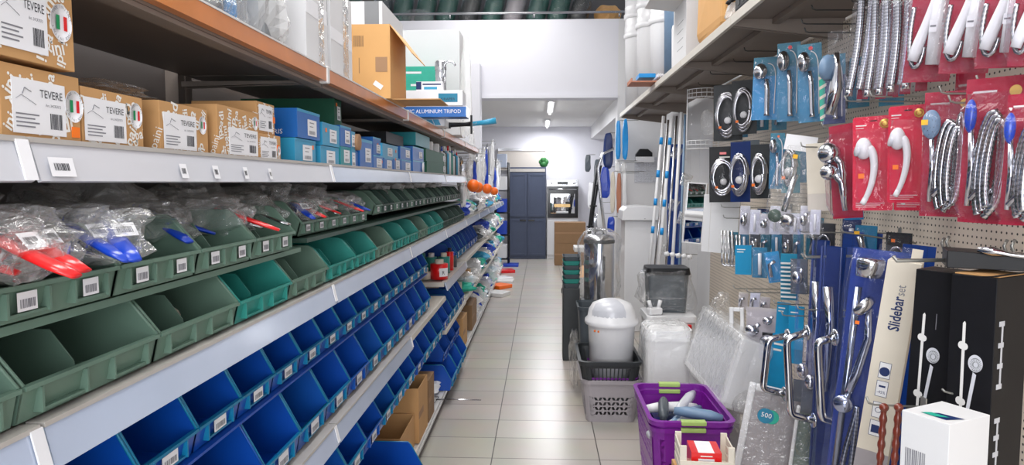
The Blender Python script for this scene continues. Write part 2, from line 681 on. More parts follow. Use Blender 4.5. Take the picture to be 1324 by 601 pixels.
wd = bpy.data.worlds.new('world')
scn.world = wd
wd.use_nodes = True
wd.node_tree.nodes['Background'].inputs[0].default_value = (.75, .85, 1, 1)
wd.node_tree.nodes['Background'].inputs[1].default_value = .6

# ================================================================ left shelving
XL = -.65
BAY0, BAY = .84, 1.25


def strip_poly(x, z, b=.056):
    return [(x - .010, z + .003), (x, z + .003), (x + .014, z - b), (x + .009, z - b - .002), (x - .008, z - .012)]


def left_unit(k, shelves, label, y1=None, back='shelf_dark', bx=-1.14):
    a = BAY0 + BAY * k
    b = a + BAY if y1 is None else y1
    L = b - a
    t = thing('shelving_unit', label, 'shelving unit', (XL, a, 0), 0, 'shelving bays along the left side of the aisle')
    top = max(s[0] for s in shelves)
    MB(back).box(bx - XL - .015, bx - XL, .004, L - .004, .02, top + .02).build('back_panel', t)  # near bays: dark panel colour carries the shadow inside the shelves
    for yy in (.0, L - .045):
        MB('shelf_brown').box(bx - XL, bx - XL + .04, yy + .004, yy + .041, 0, top).build('upright', t)
    for z, kind in shelves:
        mtop = {'orange': 'shelf_brown', 'strip': 'shelf_brown', 'lip': 'shelf_cream', 'cream': 'shelf_cream', 'base': 'shelf_white', 'low': 'shelf_cream'}[kind]
        if kind == 'orange':
            m = MB(mtop, 'shelf_dark').box(bx - XL + .041, -.022, .003, L - .003, z - .012, z)
            m.mat('shelf_brown').box(-.085, -.022, .01, L - .01, z - .040, z - .014).box(-.060, -.022, .01, L - .01, z - .050, z - .041)
            sh = m.build('shelf', t)
            m = MB('orange_wood').box(-.021, 0, .002, L - .002, z - .034, z + .004)
            m.mat('shelf_white').box(-.022, .0015, .002, L - .002, z + .0045, z + .009)
            m.build('edge_board', sh)
            MB('shelf_white').box(-.024, .004, L - .024, L - .001, z - .040, z + .012).build('end_clip', sh, .003)
        elif kind in ('strip', 'lip'):
            m = MB(mtop).box(bx - XL + .041, -.012, .003, L - .003, z - .03, z)
            sh = m.build('shelf', t)
            m = MB('strip_edge').box(-.023, .003, .004, L - .004, z + .001, z + .008)
            key = 'strip_white' if kind == 'strip' and k < 1 else ('strip_blue' if kind == 'lip' or k >= 1 else 'strip_white')
            m.mat(key).prism(strip_poly(0, z, .048 if kind == 'strip' else .056), .006, L - .006, 'y')
            m.mat('paper').prism([(.0135, z - .047), (.016, z - .047), (.004, z + .004), (.0015, z + .004)], L - .022, L - .001, 'y')
            st = m.build('price_strip', sh)
        elif kind == 'cream':
            m = MB('shelf_cream').box(bx - XL + .041, -.02, .003, L - .003, z - .03, z)
            sh = m.build('shelf', t)
            MB('shelf_cream').prism([(-.02, z), (0, z), (.004, z - .028), (-.02, z - .03)], .003, L - .003, 'y').build('edge', sh, .002)
        elif kind == 'low':
            m = MB('shelf_cream').box(bx - XL + .041, -.06, .003, L - .003, z - .02, z)
            sh = m.build('shelf', t)
            MB('steel').box(-.06, -.052, .003, L - .003, z - .03, z + .004).build('edge', sh)
        else:
            m = MB('shelf_white').box(bx - XL + .041, -.004, .003, L - .003, z - .02, z)
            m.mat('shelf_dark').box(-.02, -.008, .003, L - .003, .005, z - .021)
            sh = m.build('shelf', t)
            MB('shelf_white', 'steel').box(-.003, .004, .003, L - .003, z - .045, z + .003).mat('steel').box(.0045, .006, .003, L - .003, z - .03, z - .015).build('edge', sh)
        if kind != 'base':
            for yy in (.012, L - .024):
                MB('shelf_brown').prism([(bx - XL + .041, z - .032), (-.05, z - .032), (-.05, z - .038), (bx - XL + .041, z - .048)], yy, yy + .012, 'y').build('bracket', t)
    return t


ZT, ZS, ZL, ZM, ZB = 1.84, 1.55, 1.18, .73, .10
near = [(ZT, 'orange'), (ZS, 'strip'), (ZL, 'lip'), (ZM, 'lip'), (.46, 'low'), (ZB, 'base')]
left_unit(-1, near, 'nearest left shelving bay, right beside the viewer under the upper brown cartons')
left_unit(0, near, 'left shelving bay whose strip shelf carries the brown printed cartons')
left_unit(1, near, 'left shelving bay whose strip shelf carries the blue boxes, brown carton on top')
left_unit(2, [(ZT, 'orange'), (ZS, 'strip'), (ZL, 'lip'), (ZM, 'cream'), (.46, 'low'), (ZB, 'base')], 'left shelving bay whose strip shelf carries the two dark green boxes')
left_unit(3, [(ZT, 'orange'), (ZS, 'strip'), (ZL, 'lip'), (.82, 'lip'), (.49, 'cream'), (ZB, 'base')], 'left shelving bay with the red tin on its middle shelf')
far_names = ['left shelving bay just beyond the last shelf of green bins', 'left shelving bay with the orange floats hanging at its top',
             'left shelving bay beyond the orange floats', 'left shelving bay at the edge of the wide opening', 'farthest left shelving bay, beside the black wire rack']
for i in range(5):
    sh = [(ZL, 'lip'), (.84, 'cream'), (.50, 'cream'), (ZB, 'base')]
    if i == 0:
        sh = [(ZT, 'orange')] + sh
    left_unit(4 + i, sh, far_names[i], y1=(11.55 if i == 4 else None), back='shelf_cream')

# price labels on the strips are stuck-on paper tags, one mesh each
tagn = 0
for (px, w_) in ((72, .028), (239, .014), (281, .014), (320, .012), (352, .010)):
    p = PX(px, 224, XL + .02)
    m = MB('paper')
    m.quad(0, w_ * 1.7, 0, .026, 0).mat('ink').barcode(w_ * .3, .008, w_, .010, -.0004, tagn)
    names = ['largest white barcode tag on the shelf strip under the upper brown carton', 'barcode tag on the strip under the third printed carton',
             'barcode tag on the strip under the gap between cartons', 'barcode tag on the strip under the fourth printed carton', 'last small barcode tag on the strip before the blue boxes']
    o = m.build('price_tag', None, loc=(XL + .0155, p.y, ZS - .042))
    o.rotation_euler = (R(-13), 0, R(90))
    tag(o, names[tagn], 'price tag', 'barcode tags on the box shelf strip')
    tagn += 1


# ================================================================ storage bins
def make_bin(name, w, d, h, body, label, slots=1, rim=None, lip=.40, divider=False, paper=True, sl=.45):
    """open-fronted stacking bin: front on local -Y, base centre at the origin"""
    t = thing(name, label, 'storage bin')
    m = MB(body)
    th = .0035
    hw, f, bk = w / 2 - .0015, -d / 2, d / 2
    tb = f + .004 + (h - h * lip) * sl
    side = [(f + .012, 0), (bk, 0), (bk, h), (tb + .012, h), (tb, h * .94), (f, h * lip)]
    for s_ in (-1, 1):
        a, b = (hw - th, hw) if s_ > 0 else (-hw, -hw + th)
        m.prism(side, a, b, 'x')
    m.box(-hw, hw, f + .012, bk, 0, th)
    m.box(-hw, hw, bk - th, bk, 0, h)
    m.prism([(f + .012, 0), (f + .012 + th, 0), (f + th, h * lip), (f, h * lip)], -hw, hw, 'x')
    m.mat(rim or body)
    # rolled rim along the sloping sides and across the top
    for s_ in (-1, 1):
        x = s_ * (hw - .001)
        m.tube([(x, bk, h), (x, tb + .012, h), (x, tb, h * .94), (x, f - .001, h * lip)], .0030, 5)
    m.box(-hw, hw, f - .006, f + .004, h * lip - .006, h * lip)
    o = m.build('tray', t)
    sw = 2 * hw / slots
    for i in range(slots):
        x = -hw + sw * (i + .5)
        m = MB(rim or body)
        ww, z0, z1 = sw * .28, h * .07, h * lip - .008
        y = f + .004
        m.box(x - ww - .004, x - ww, y - .008, y + .006, z0, z1).box(x + ww, x + ww + .004, y - .008, y + .006, z0, z1).box(x - ww, x + ww, y - .004, y + .008, z0, z0 + .004)
        hd = m.build('label_holder', t)
        if paper:
            m = MB('paper').quad(x - ww * .55, x + ww * .45, z0 + .006, z1 - .002, y - .0055)
            m.mat('ink_grey').barcode(x - ww * .42, z0 + .010, ww * .75, (z1 - z0) * .35, y - .006, i)
            m.build('label', hd)
    if divider:
        MB(body).prism([(f + .03, .004), (bk - .06, .004), (bk - .06, h * .80), (f + .075, h * .80), (f + .04, h * lip * .9)], -.0015, .0015, 'x').build('divider', t)
    return index_kids(t)


SW_DARK = {'bin_green': 'bin_dark', 'bin_teal': 'bin_dark'}
count = 0
# upper green row: wide bins with an inner divider and two label slots, then narrow dark ones
G1 = make_bin('storage_bin', .247, .30, .112, 'bin_green', '', 2, None, .43, True, sl=.7)
G1['group'] = 'green bins of the upper row'
nG = 0
first = True
y = .64
ups = []
while y < 1.86:
    ups.append(y)
    y += .25
for i, yy in enumerate(ups):
    lab = f'green stacking bin of the upper row, {ORD[i]} from the viewer, holding bagged lever valves'
    if i == 0:
        G1['label'] = lab
        G1.location = (XL - .15, yy, 1.325)
        G1.rotation_euler = (0, 0, R(90))
    else:
        dup(G1, lab, (XL - .15, yy, 1.325), R(90))
G2 = make_bin('storage_bin', .124, .26, .10, 'bin_green', 'narrow green bin of the upper row, first after the gap', 1, None, .42, False, sl=.7)
G2['group'] = 'narrow green bins of the upper row'
G2.location = (XL - .17, 1.99, 1.345)
G2.rotation_euler = (0, 0, R(90))
n2 = 1
for j in range(30):
    yy = 1.99 + .125 * (j + 1)
    if yy > 5.75:
        break
    if abs(yy - 2.74) < .05:
        continue
    lab = f'narrow {"grey-green" if yy < 2.7 else "dark green"} bin of the upper row, {ORD[min(n2, 27)]} after the gap'
    if yy > 4.5:
        lab = 'small dark green bin at the far end of the upper row'
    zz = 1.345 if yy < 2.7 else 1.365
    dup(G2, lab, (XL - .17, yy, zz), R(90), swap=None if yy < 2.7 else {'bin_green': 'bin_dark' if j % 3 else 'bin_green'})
    n2 += 1
# rail that carries the upper row
for a, b, z, lb in ((.50, 1.87, 1.322, 'near'), (1.92, 5.80, 1.342, 'long far')):
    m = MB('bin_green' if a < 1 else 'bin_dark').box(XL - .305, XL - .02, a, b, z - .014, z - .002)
    for yy in (a + .02, b - .04):
        m.box(XL - .44, XL - .305, yy, yy + .02, z - .04, z - .002)
    tag(m.build('bin_rail'), f'{lb} green carrying rail under the upper row of green bins', 'bin rail')
# lower green row
G3 = make_bin('storage_bin', .306, .34, .114, 'bin_green', '', 2, None, .44, True, paper=False, sl=.65)
G3['group'] = 'green bins of the lower row'
i = 0
yy = .66
while yy < 5.75:
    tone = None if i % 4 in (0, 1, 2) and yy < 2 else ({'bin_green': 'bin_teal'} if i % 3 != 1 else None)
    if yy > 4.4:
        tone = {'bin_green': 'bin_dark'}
    nm = 'teal' if tone and yy <= 4.4 else ('dark green' if tone else 'grey-green')
    lab = f'wide {nm} bin of the lower green row, {ORD[i]} from the viewer'
    loc = (XL - .175, yy, ZL + .012)
    if i == 0:
        G3['label'] = lab
        G3.location = loc
        G3.rotation_euler = (0, 0, R(90))
    else:
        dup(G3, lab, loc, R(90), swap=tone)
    i += 1
    yy += .31
# blue rows
BL = make_bin('storage_bin', .198, .27, .155, 'bin_blue_shaded', '', 1, 'bin_blue_lit', .34)
BL['group'] = 'blue bins hanging under the white lip'
yy, i = .62, 0
while yy < 4.05:
    lab = f'blue bin of the row hung under the white lip, {ORD[i]} from the viewer'
    loc = (XL - .18, yy, .952)
    if i == 0:
        BL['label'] = lab
        BL.location = loc
        BL.rotation_euler = (0, 0, R(90))
    else:
        dup(BL, lab, loc, R(90))
    i += 1
    yy += .2
tag(MB('bin_blue_shaded').box(XL - .33, XL - .04, .5, 4.1, .944, .950).build('bin_rail'), 'thin blue rail under the topmost row of blue bins', 'bin rail')
B2 = make_bin('storage_bin', .247, .29, .180, 'bin_blue_shaded', '', 1, 'bin_blue_lit', .36)
B2['group'] = 'blue bins standing on the second white lip'


def row(y0, y1, step, x, z, rowname, grp, skip=(), paper_swap=None, rz=90):
    yy, i = y0, 0
    n = 0
    while yy < y1:
        if i not in skip:
            loc = (x, yy, z + (.020 if z < .5 and yy > 4.45 else 0))
            lab = f'blue bin of {rowname}, {ORD[n]} from the viewer'
            sw = {'bin_blue_shaded': 'bin_blue'} if (i * 7) % 3 == 1 else None
            if i % 4 == 2:
                sw = {'bin_blue_lit': 'bin_blue', 'bin_blue_shaded': 'bin_blue_shaded'}
            dup(B2, lab, loc, R(rz), group=grp, swap=sw)
            n += 1
        i += 1
        yy += step


B2['label'] = 'blue bin standing on the second white lip, closest of them all to the viewer'
B2.location = (XL - .17, .72, ZM + .010)
B2.rotation_euler = (0, 0, R(90))
row(.97, 4.0, .25, XL - .17, ZM + .010, 'the row standing on the second white lip', 'blue bins standing on the second white lip')
row(1.10, 5.75, .25, XL - .15, .472, 'the row below the second white lip', 'blue bins below the second white lip')
BB = make_bin('storage_bin', .32, .46, .19, 'bin_blue_shaded', 'large blue bin on the bottom shelf, jutting towards the aisle in front of the cartons', 1, 'bin_blue_lit', .4, paper=False)
BB.location = (XL - .13, 2.92, ZB + .0055)
BB.rotation_euler = (0, 0, R(90))
BB['group'] = 'large blue bins on the bottom shelf'
for i, (yy, s_) in enumerate(((2.30, 1), (1.95, 1), (1.60, 1), (1.25, 1))):
    dup(BB, f'large blue bin on the bottom shelf, {ORD[i]} one nearer than the jutting bin', (XL - .245 + .04, yy, ZB + .0055), R(90))
# small stacks further on: blue bins on the bottom shelf and on the middle shelf
for i, (px, py) in enumerate(((571, 474), (580, 466), (588, 458))):
    p = PZ(px, py, ZB)
    dup(BB, f'blue bin on the bottom shelf beyond the cartons, {ORD[i]} of three', (XL - .16, 4.62 + i * .31, ZB + .0055), R(90), scale=.92, group='three blue bins on the bottom shelf beyond the cartons')
    dup(BB, f'blue bin stacked on the {ORD[i]} of the three bottom shelf bins', (XL - .19, 4.66 + i * .31, ZB + .183), R(90), scale=.80, group='blue bins stacked on the bottom shelf bins', swap={'bin_blue_lit': 'bin_blue'})
for i in range(4):
    dup(B2, f'blue bin behind the red tin on the middle shelf, {ORD[i]} from the tin', (XL - .20, 5.52 + i * .26 + (.3 if i == 3 else 0) * 0, .832 if i < 1 else .852), R(90), group='blue bins behind the red tin')
for i in range(4):
    dup(B2, f'blue bin at the start of the cream far shelves, {ORD[i]} along', (XL - .2, 6.62 + i * .25, .852), R(90), group='blue bins on the cream far shelf', swap={'bin_blue_lit': 'bin_blue'})
# ================================================================ cartons on the left
def box_body(mb, w, d, h, mat, side=None, lid=False):
    mb.mat(mat).box(0, w, 0, d, 0, h)
    if lid:
        mb.mat(mat).box(-.001, w + .001, -.001, d + .001, h * .72, h + .001)
    return mb


def Lspan(px0, px1, py, X):
    a, b = PX(px0, py, X), PX(px1, py, X)
    return a.y, b.y


def Lbox(name, label, cat, px0, px1, pyt, X, zb, d, mat, group=None, bevel=.0012, zt=None, gap=.0015, rz=0):
    """box on a left shelf: front face in the plane X between two picture columns; top edge row pyt read at px0"""
    y0, y1 = Lspan(px0, px1, 236, X)
    h = (PX(px0, pyt, X).z - zb) if zt is None else zt - zb
    w = y1 - y0 - gap
    t = thing(name, label, cat, (X, y0 + gap / 2, zb + .0005), R(90 + rz), group)
    b = MB(mat).box(0, w, 0, d, 0, h)
    return t, b, w, h, d


def sticker(t, x, z, r, key='orange_sticker', y=-.0012):
    m = MB(key)
    m.box(x - r, x + r, y, y + .0008, z - r * .9, z + r * .9)
    return m.build('price_sticker', t)


def paini(m, w, h, y, seed, words=('paini', 'di', 'pa', 'ini')):
    """white printed scribble lettering scattered over a face"""
    r = random.Random(seed)
    m.mat('white_ink')
    BOLD[0] = 1
    done = []
    for k in range(260):
        s = r.choice((.017, .020, .024)) * (1 if h > .08 else .75)
        a = r.choice((R(12), R(100), R(-75), R(62), R(-100), R(80)))
        wd_ = words[k % len(words)] if k < 60 else r.choice(words[1:])
        W = glyphs(wd_)[2] * s
        n_ = max(1, int(W / s))
        x, z = r.uniform(0, w), r.uniform(0, h)
        pts = [(x + (W * (q + .5) / n_ - W / 2) * math.cos(a), z + (W * (q + .5) / n_ - W / 2) * math.sin(a)) for q in range(n_)]
        if any(p_[0] < s * .62 or p_[0] > w - s * .62 or p_[1] < s * .62 or p_[1] > h - s * .62 for p_ in pts):
            continue
        if any(math.hypot(p_[0] - q_[0], p_[1] - q_[1]) < (s + q_[2]) * .50 for p_ in pts for q_ in done):
            continue
        done += [(p_[0], p_[1], s) for p_ in pts]
        m.text(wd_, x - W / 2 * math.cos(a) + s * .5 * math.sin(a), z - W / 2 * math.sin(a) - s * .5 * math.cos(a), s, y, a)
    BOLD[0] = 0


def tevere(label, px0, px1, pyt, X, zb, d, lab, flag, zt=None, side=False, seed=1, stick=None, small=False, rz=0):
    t, b, w, h, d = Lbox('printed_carton', label, 'carton', px0, px1, pyt, X, zb, d, 'kraft', 'brown cartons with white lettering', zt=zt, rz=rz)
    paini(b, w, h, -.0006, seed)
    if side:                                   # lettering on the end that faces the viewer
        k = MB('white_ink')
        T = b.T
        b.T = Matrix.Rotation(R(-90), 4, 'Z')
        # local -Y face of the rotated frame is the -X end
        r = random.Random(seed + 50)
        for j in range(4):
            q = b.mats.index('white_ink')
            b.cur = q
            vs, fs, W = glyphs('paini')
            s_ = .015
            x0_, z0_ = -d * .85 + j * d * .2, .012 + (j % 2) * .02
            a = R(70)
            b.raw([(-d * .9 + j * d * .24 + (u * s_) * math.cos(a) - v * s_ * math.sin(a) + .02, -.0006, .01 + u * s_ * math.sin(a) + v * s_ * math.cos(a)) for u, v in vs if True], fs)
        b.T = T
    b.build('body', t, .001)
    lx0, lx1, lz0, lz1 = lab[0] * w, lab[1] * w, lab[2] * h, lab[3] * h
    lw, lh = lx1 - lx0, lz1 - lz0
    m = MB('paper').box(lx0, lx1, -.0016, -.0008, lz0, lz1)
    y = -.0020
    m.mat('ink').text('TEVERE', lx0 + lw * .50, lz0 + lh * .70, lh * .15, y, w=lw * .44)
    m.mat('ink_grey').text('Art. 34CR7073', lx0 + lw * .60, lz0 + lh * .54, lh * .055, y, w=lw * .30)
    for q in range(4):
        m.dash(lx0 + lw * .05, lz0 + lh * (.34 - .075 * q), lh * .045, y, w=lw * (.42 if q % 2 == 0 else .34))
    m.mat('ink').barcode(lx0 + lw * .68, lz0 + lh * .12, lw * .24, lh * .30, y, seed)
    # outline drawing of the mixer
    m.mat('ink_grey')
    m.tube([(lx0 + lw * .06, y, lz0 + lh * .62), (lx0 + lw * .16, y, lz0 + lh * .70), (lx0 + lw * .34, y, lz0 + lh * .60), (lx0 + lw * .42, y, lz0 + lh * .55)], .0003, 4)
    m.tube([(lx0 + lw * .18, y, lz0 + lh * .72), (lx0 + lw * .22, y, lz0 + lh * .84), (lx0 + lw * .34, y, lz0 + lh * .78)], .0005, 4)
    m.build('label', t)
    if flag:
        fx, fz, fr = flag[0] * w, flag[1] * h, flag[2]
        m = MB('paper')
        m.at((fx, -.0016, fz), rx=R(90), sc=(.82, 1, 1)).lathe([(.0001, 0), (fr, 0), (fr, .0008)], 28)
        m.at().mat('green_flag').quad(fx - fr * .42, fx - fr * .15, fz - fr * .38, fz + fr * .38, -.0030)
        m.mat('red').quad(fx + fr * .15, fx + fr * .42, fz - fr * .38, fz + fr * .38, -.0030)
        m.mat('ink_grey')
        for tx, rr, a0 in (('MADE IN ITALY', fr * .78, R(150)), ('MADE IN ITALY', fr * .78, R(-30))):
            for q, chh in enumerate(tx):
                if chh == ' ':
                    continue
                a = a0 - q * R(10.5)
                m.text(chh, fx + .82 * rr * math.cos(a), fz + rr * math.sin(a), fr * .16, -.0030, a - PI / 2)
        m.build('round_seal', t)
    if stick:
        sticker(t, stick[0] * w, stick[1] * h, .0085)
    return t


X1 = XL - .03
tevere('brown printed carton at the picture edge, topmost, with a wide white label', -40, 104, None, X1 + .004, ZS + .109, .20, (.28, .72, .12, .86), (.86, .60, .026), zt=ZS + .215, seed=3)
tevere('brown printed carton with white label and orange price sticker, lowest at the picture edge', 5, 108, 80, X1, ZS, .22, (.12, .78, .14, .84), (.90, .58, .023), seed=5, stick=(.92, .22))
tevere('brown printed carton directly right of the one with the orange price sticker', 109, 188, 112, X1 - .002, ZS, .22, (.03, .68, .14, .84), (.86, .66, .021), seed=8)
tevere('brown printed carton whose lettered end shows beside its white label, third along the shelf', 209, 271, 130, X1 - .004, ZS, .15, (.06, .72, .12, .80), (.86, .66, .018), seed=11, side=True)
tevere('brown printed carton between the third carton and the two stacked small ones', 283, 336, 135, X1 + .0, ZS, .15, (.24, .96, .10, .62), (.90, .78, .016), seed=13, side=True)
tevere('small brown printed carton, lower one of the stacked pair beside the blue boxes', 336, 364, 172, X1 - .002, ZS, .16, (.06, .78, .10, .88), (.88, .45, .012), seed=17, side=True, stick=(.86, .55))
tevere('small brown printed carton, upper one of the stacked pair beside the blue boxes', 334, 357, 131, X1 - .006, PX(336, 172, X1 - .002).z + .001, .16, (.10, .86, .08, .92), None, seed=19, side=True, stick=(.93, .5))


def bluebox(label, px0, px1, yb, yt, X, mat='box_blue', lab=(.3, .8, .15, .75), iris=False, dots=None, d=.2, name='small_box', grp='blue and green boxes on the strip shelf', rz=0, white_lab=True, cat='box'):
    zb = ZS if yb is None else PX(px0, yb, X).z + .0012
    zt = PX(px0, yt, X).z
    t, b, w, h, d = Lbox(name, label, cat, px0, px1, None, X, zb, d, mat, grp, zt=zt, gap=.002, rz=rz)
    b.mat('box_blue_light' if 'blue' in mat else mat)
    # lid flap line along the front
    b.box(.0, w, -.0008, 0, h * .90, h)
    if iris:
        b.mat('paper')
        T = b.T
        vs, fs, W = glyphs('IRIS')
        s_ = h * .16
        b.raw([(-.0006, .072 - u * s_ * 1.1, h * .12 + v * s_) for u, v in vs], [f[::-1] for f in fs])
    b.build('body', t, .0012)
    if white_lab:
        x0, x1, z0, z1 = lab[0] * w, lab[1] * w, lab[2] * h, lab[3] * h
        m = MB('paper').box(x0, x1, -.0018, -.001, z0, z1)
        m.mat('ink_grey').barcode(x0 + (x1 - x0) * .15, z0 + (z1 - z0) * .1, (x1 - x0) * .7, (z1 - z0) * .22, -.0021, int(px0))
        m.dash(x0 + (x1 - x0) * .2, z0 + (z1 - z0) * .78, (z1 - z0) * .09, -.0021, w=(x1 - x0) * .5)
        m.dash(x0 + (x1 - x0) * .2, z0 + (z1 - z0) * .55, (z1 - z0) * .08, -.0021, w=(x1 - x0) * .4)
        m.build('label', t)
    if dots:
        sticker(t, dots[0] * w, dots[1] * h, .007)
    return t


bb = bluebox
za = ZS
bb('blue box with white letters on its end, lower one beside the brown cartons', 382, 409, None, 178, X1 - .004, 'box_blue_light', (.35, .8, .18, .78), True, (.85, .72))
bb('blue box with white letters on its end, upper one beside the brown cartons', 386, 415, 178, 140, X1, 'box_blue', (.42, .82, .12, .70), True)
bb('light blue box with a crushed edge, right of the white-lettered boxes', 415, 439, None, 188, X1 - .002, 'box_blue_light', (.3, .75, .12, .80))
bb('blue box with an orange sticker, upper one right of the white-lettered boxes', 418, 440, 188, 158, X1, 'box_blue_light', (.4, .8, .15, .75), False, (.2, .68))
bb('teal green box under the narrow blue one', 441, 454, None, 189, X1, 'box_teal', (.3, .85, .25, .85))
bb('narrow blue box stacked on the teal green box', 441, 455, 189, 162, X1, 'box_blue', (.4, .85, .15, .8))
bb('lower of two small blue boxes squeezed beside the teal green box', 455, 460, None, 192, X1, 'box_blue_light', (.1, .9, .1, .8))
bb('upper of two small blue boxes squeezed beside the teal green box', 455, 460, 192, 170, X1, 'box_blue_light', (.1, .9, .1, .8))
bb('tall blue box with an orange sticker behind the round brown tube end', 466, 482, None, 179, X1, 'box_blue', (.4, .85, .25, .72), False, (.8, .66))
m = MB('carton_brown').at((0, 0, 0), ry=R(-90)).lathe([(.0001, 0), (.030, 0), (.030, .16), (.0001, .16)], 24)
p = PX(465, 185, X1)
o = tag(m.build('cardboard_tube', None, .001, loc=(X1 + .012, p.y - .045, za + .098)), 'round brown cardboard tube lying end-on between the blue boxes', 'tube')
tag(MB('box_blue').box(-.16, -.005, -.035, .035, 0, .065).build('small_box', None, .002, loc=(X1, p.y - .045, za + .001)), 'blue box under the round brown cardboard tube', 'box', 'blue and green boxes on the strip shelf')
bb('lower blue box behind the tall one, orange dot on its label', 483, 496, None, 200, X1, 'box_blue', (.3, .8, .2, .8), False, (.85, .6))
bb('upper blue box behind the tall one, with orange sticker', 483, 493, 200, 177, X1 - .01, 'box_blue', (.4, .9, .1, .6), False, (.6, .6))
bb('light blue box with torn label over two blue ones', 495, 515, 204, 185, X1, 'box_blue_light', (.3, .6, .15, .75), False, (.85, .6))
bb('blue box left under the light blue torn-label box', 497, 508, None, 204, X1, 'box_blue', (.3, .85, .2, .85))
bb('blue box right under the light blue torn-label box', 509, 518, None, 204, X1, 'box_blue', (.3, .85, .2, .85), False, (.3, .9))
bb('blue box with a white label, lower one before the white disc', 519, 532, None, 206, X1, 'box_blue', (.4, .85, .2, .8))
bb('blue box with a white label, upper one before the white disc', 518, 531, 206, 189, X1, 'box_blue', (.5, .9, .2, .8))
bb('deep blue box with a round white disc sticker on its front', 534, 549, None, 207, X1, 'box_blue', white_lab=False)
bb('deep blue box stacked over the one with the white disc', 534, 548, 207, 189, X1, 'box_blue', (.55, .85, .2, .7))
m = MB('paper').at((0, 0, 0), ry=R(90)).lathe([(.0001, 0), (.031, 0), (.031, .002), (.0001, .002)], 24)
p = PX(546, 215, X1)
tag(m.build('white_disc', None, loc=(X1 + .004, p.y, za + .034)), 'round white disc standing before the deep blue box', 'disc')
bb('dark green box, lower of the pair near the white rolls', 552, 577, None, 208, X1, 'box_green', (.82, .96, .3, .8), d=.28)
bb('dark green box, upper of the pair near the white rolls', 551, 577, 208, 192, X1, 'box_green', (.82, .96, .25, .75), d=.28)
# bigger boxes pushed to the back
bb('long dark green box at the back, above the white-lettered boxes', 434, 443, 164, 128, X1 - .06, 'box_green', (.35, .8, .25, .75), False, (.3, .8), d=.34, grp='large boxes at the back of the strip shelf')
bb('teal green roll box at the back, above the deep blue boxes', 538, 556, 188, 171, X1 - .02, 'box_teal', white_lab=False, d=.33, grp='large boxes at the back of the strip shelf')
bb('black flat box at the back, above the light blue torn-label box', 500, 522, 185, 170, X1 - .05, 'box_black', white_lab=False, d=.33, grp='large boxes at the back of the strip shelf')
bb('plain black filler box under the black flat box at the back', 500, 522, None, 188, X1 - .20, 'box_black', white_lab=False, d=.18, grp='large boxes at the back of the strip shelf')
bb('plain dark green filler box below the long green box at the back', 436, 448, None, 168, X1 - .21, 'box_green', white_lab=False, d=.17, grp='large boxes at the back of the strip shelf')
bb('teal box below the roll box at the back of the shelf', 540, 556, None, 190, X1 - .29, 'box_teal', white_lab=False, d=.12, grp='large boxes at the back of the strip shelf')
# white rolls, bottles and sealant cartridges
for i, px in enumerate((559, 567, 576)):
    p = PX(px, 186, X1 - .03)
    m = MB('white_plastic').lathe([(.0001, 0), (.033, 0), (.035, .004), (.035, .060), (.030, .066), (.0001, .066)], 16)
    tag(m.build('white_roll', None, loc=(X1 - .06, p.y, PX(551, 192, X1).z + .001)), f'white tape roll standing on the upper dark green box, {ORD[i]} from the viewer', 'roll', 'white rolls on the green boxes')


def cartridge(name, label, loc, r, h, body, cap, grp, neck=.25, tilt=0):
    t = thing(name, label, 'bottle', loc, 0, grp, ry=tilt)
    MB(body).lathe([(.0001, 0), (r, 0), (r, h * .72), (r * .9, h * .76), (r * neck, h * .80), (r * neck, h * .84)], 12).build('body', t)
    MB(cap).lathe([(.0001, h * .84), (r * (neck + .12), h * .84), (r * neck * .6, h), (.0001, h)], 10).build('cap', t)
    return t


cols = [('white_plastic', 'blue', 'white'), ('slate_plastic', 'white_plastic', 'slate'), ('box_blue_light', 'white_plastic', 'light blue'), ('white_plastic', 'red', 'white'), ('bin_teal', 'white_plastic', 'teal')]
for i in range(17):
    yy = 4.80 + (i // 2) * .105 + rnd.uniform(-.01, .01)
    xx = XL - .05 - (i % 2) * .07
    a, b, cn = cols[(i * 3) % 5]
    cartridge('sealant_cartridge', f'{cn} sealant cartridge standing past the green boxes, {ORD[i // 2]} along in the {"front" if i % 2 == 0 else "second"} rank', (xx, yy, za), .024, .20 + .03 * rnd.random(), a, b, 'sealant cartridges on the strip shelf')

# clear bags lying behind the cartons
def bag(label, loc, d, seed, key='clear_film', name='plastic_bag', amp=.3, grp=None, rz=0, cat='bag', nu=20, nv=12, p=2.6, pinch=0):
    m = MB(key)
    crumple(m, (0, 0, 0), d, seed, amp, nu, nv, pinch, p)
    lo = min(v[2] for v in m.v)
    o = m.build(name, None, loc=(loc[0], loc[1], loc[2] - lo))
    o.rotation_euler = (0, 0, rz)
    return tag(o, label, cat, grp)


p = PX(145, 115, X1 - .06)
bag('crumpled clear bag lying on top of the second lower carton', (X1 - .07, p.y, ZS + .0975), (.045, .085, .012), 3)

# ================================================================ top left shelf
XT = XL - .035


def tbox(name, label, cat, px0, px1, zb, h, X, d, mat, **k):
    t, b, w, h, d = Lbox(name, label, cat, px0, px1, None, X, zb, d, mat, zt=zb + h, **k)
    return t, b, w, h, d


# wrapped lamps/bundles in clear plastic at the near end
def bundle(label, yc, d, seed, inner, h, X=XT - .14, key='milky_film'):
    t = thing('wrapped_bundle', label, 'bundle', (X, yc, ZT + .004), 0, 'plastic-wrapped bundles on the top shelf')
    m = MB(inner)
    m.box(-d[0] * .7, d[0] * .7, -d[1] * .7, d[1] * .7, 0, h * .85)
    m.build('contents', t, .01)
    m = MB(key)
    crumple(m, (0, 0, h * .52), (d[0], d[1], h * .5), seed, .22, 22, 16, .1, 3.4)
    lo = min(v[2] for v in m.v)
    m.v = [(a, b, c - lo) for a, b, c in m.v]
    m.build('wrapping', t)
    return t


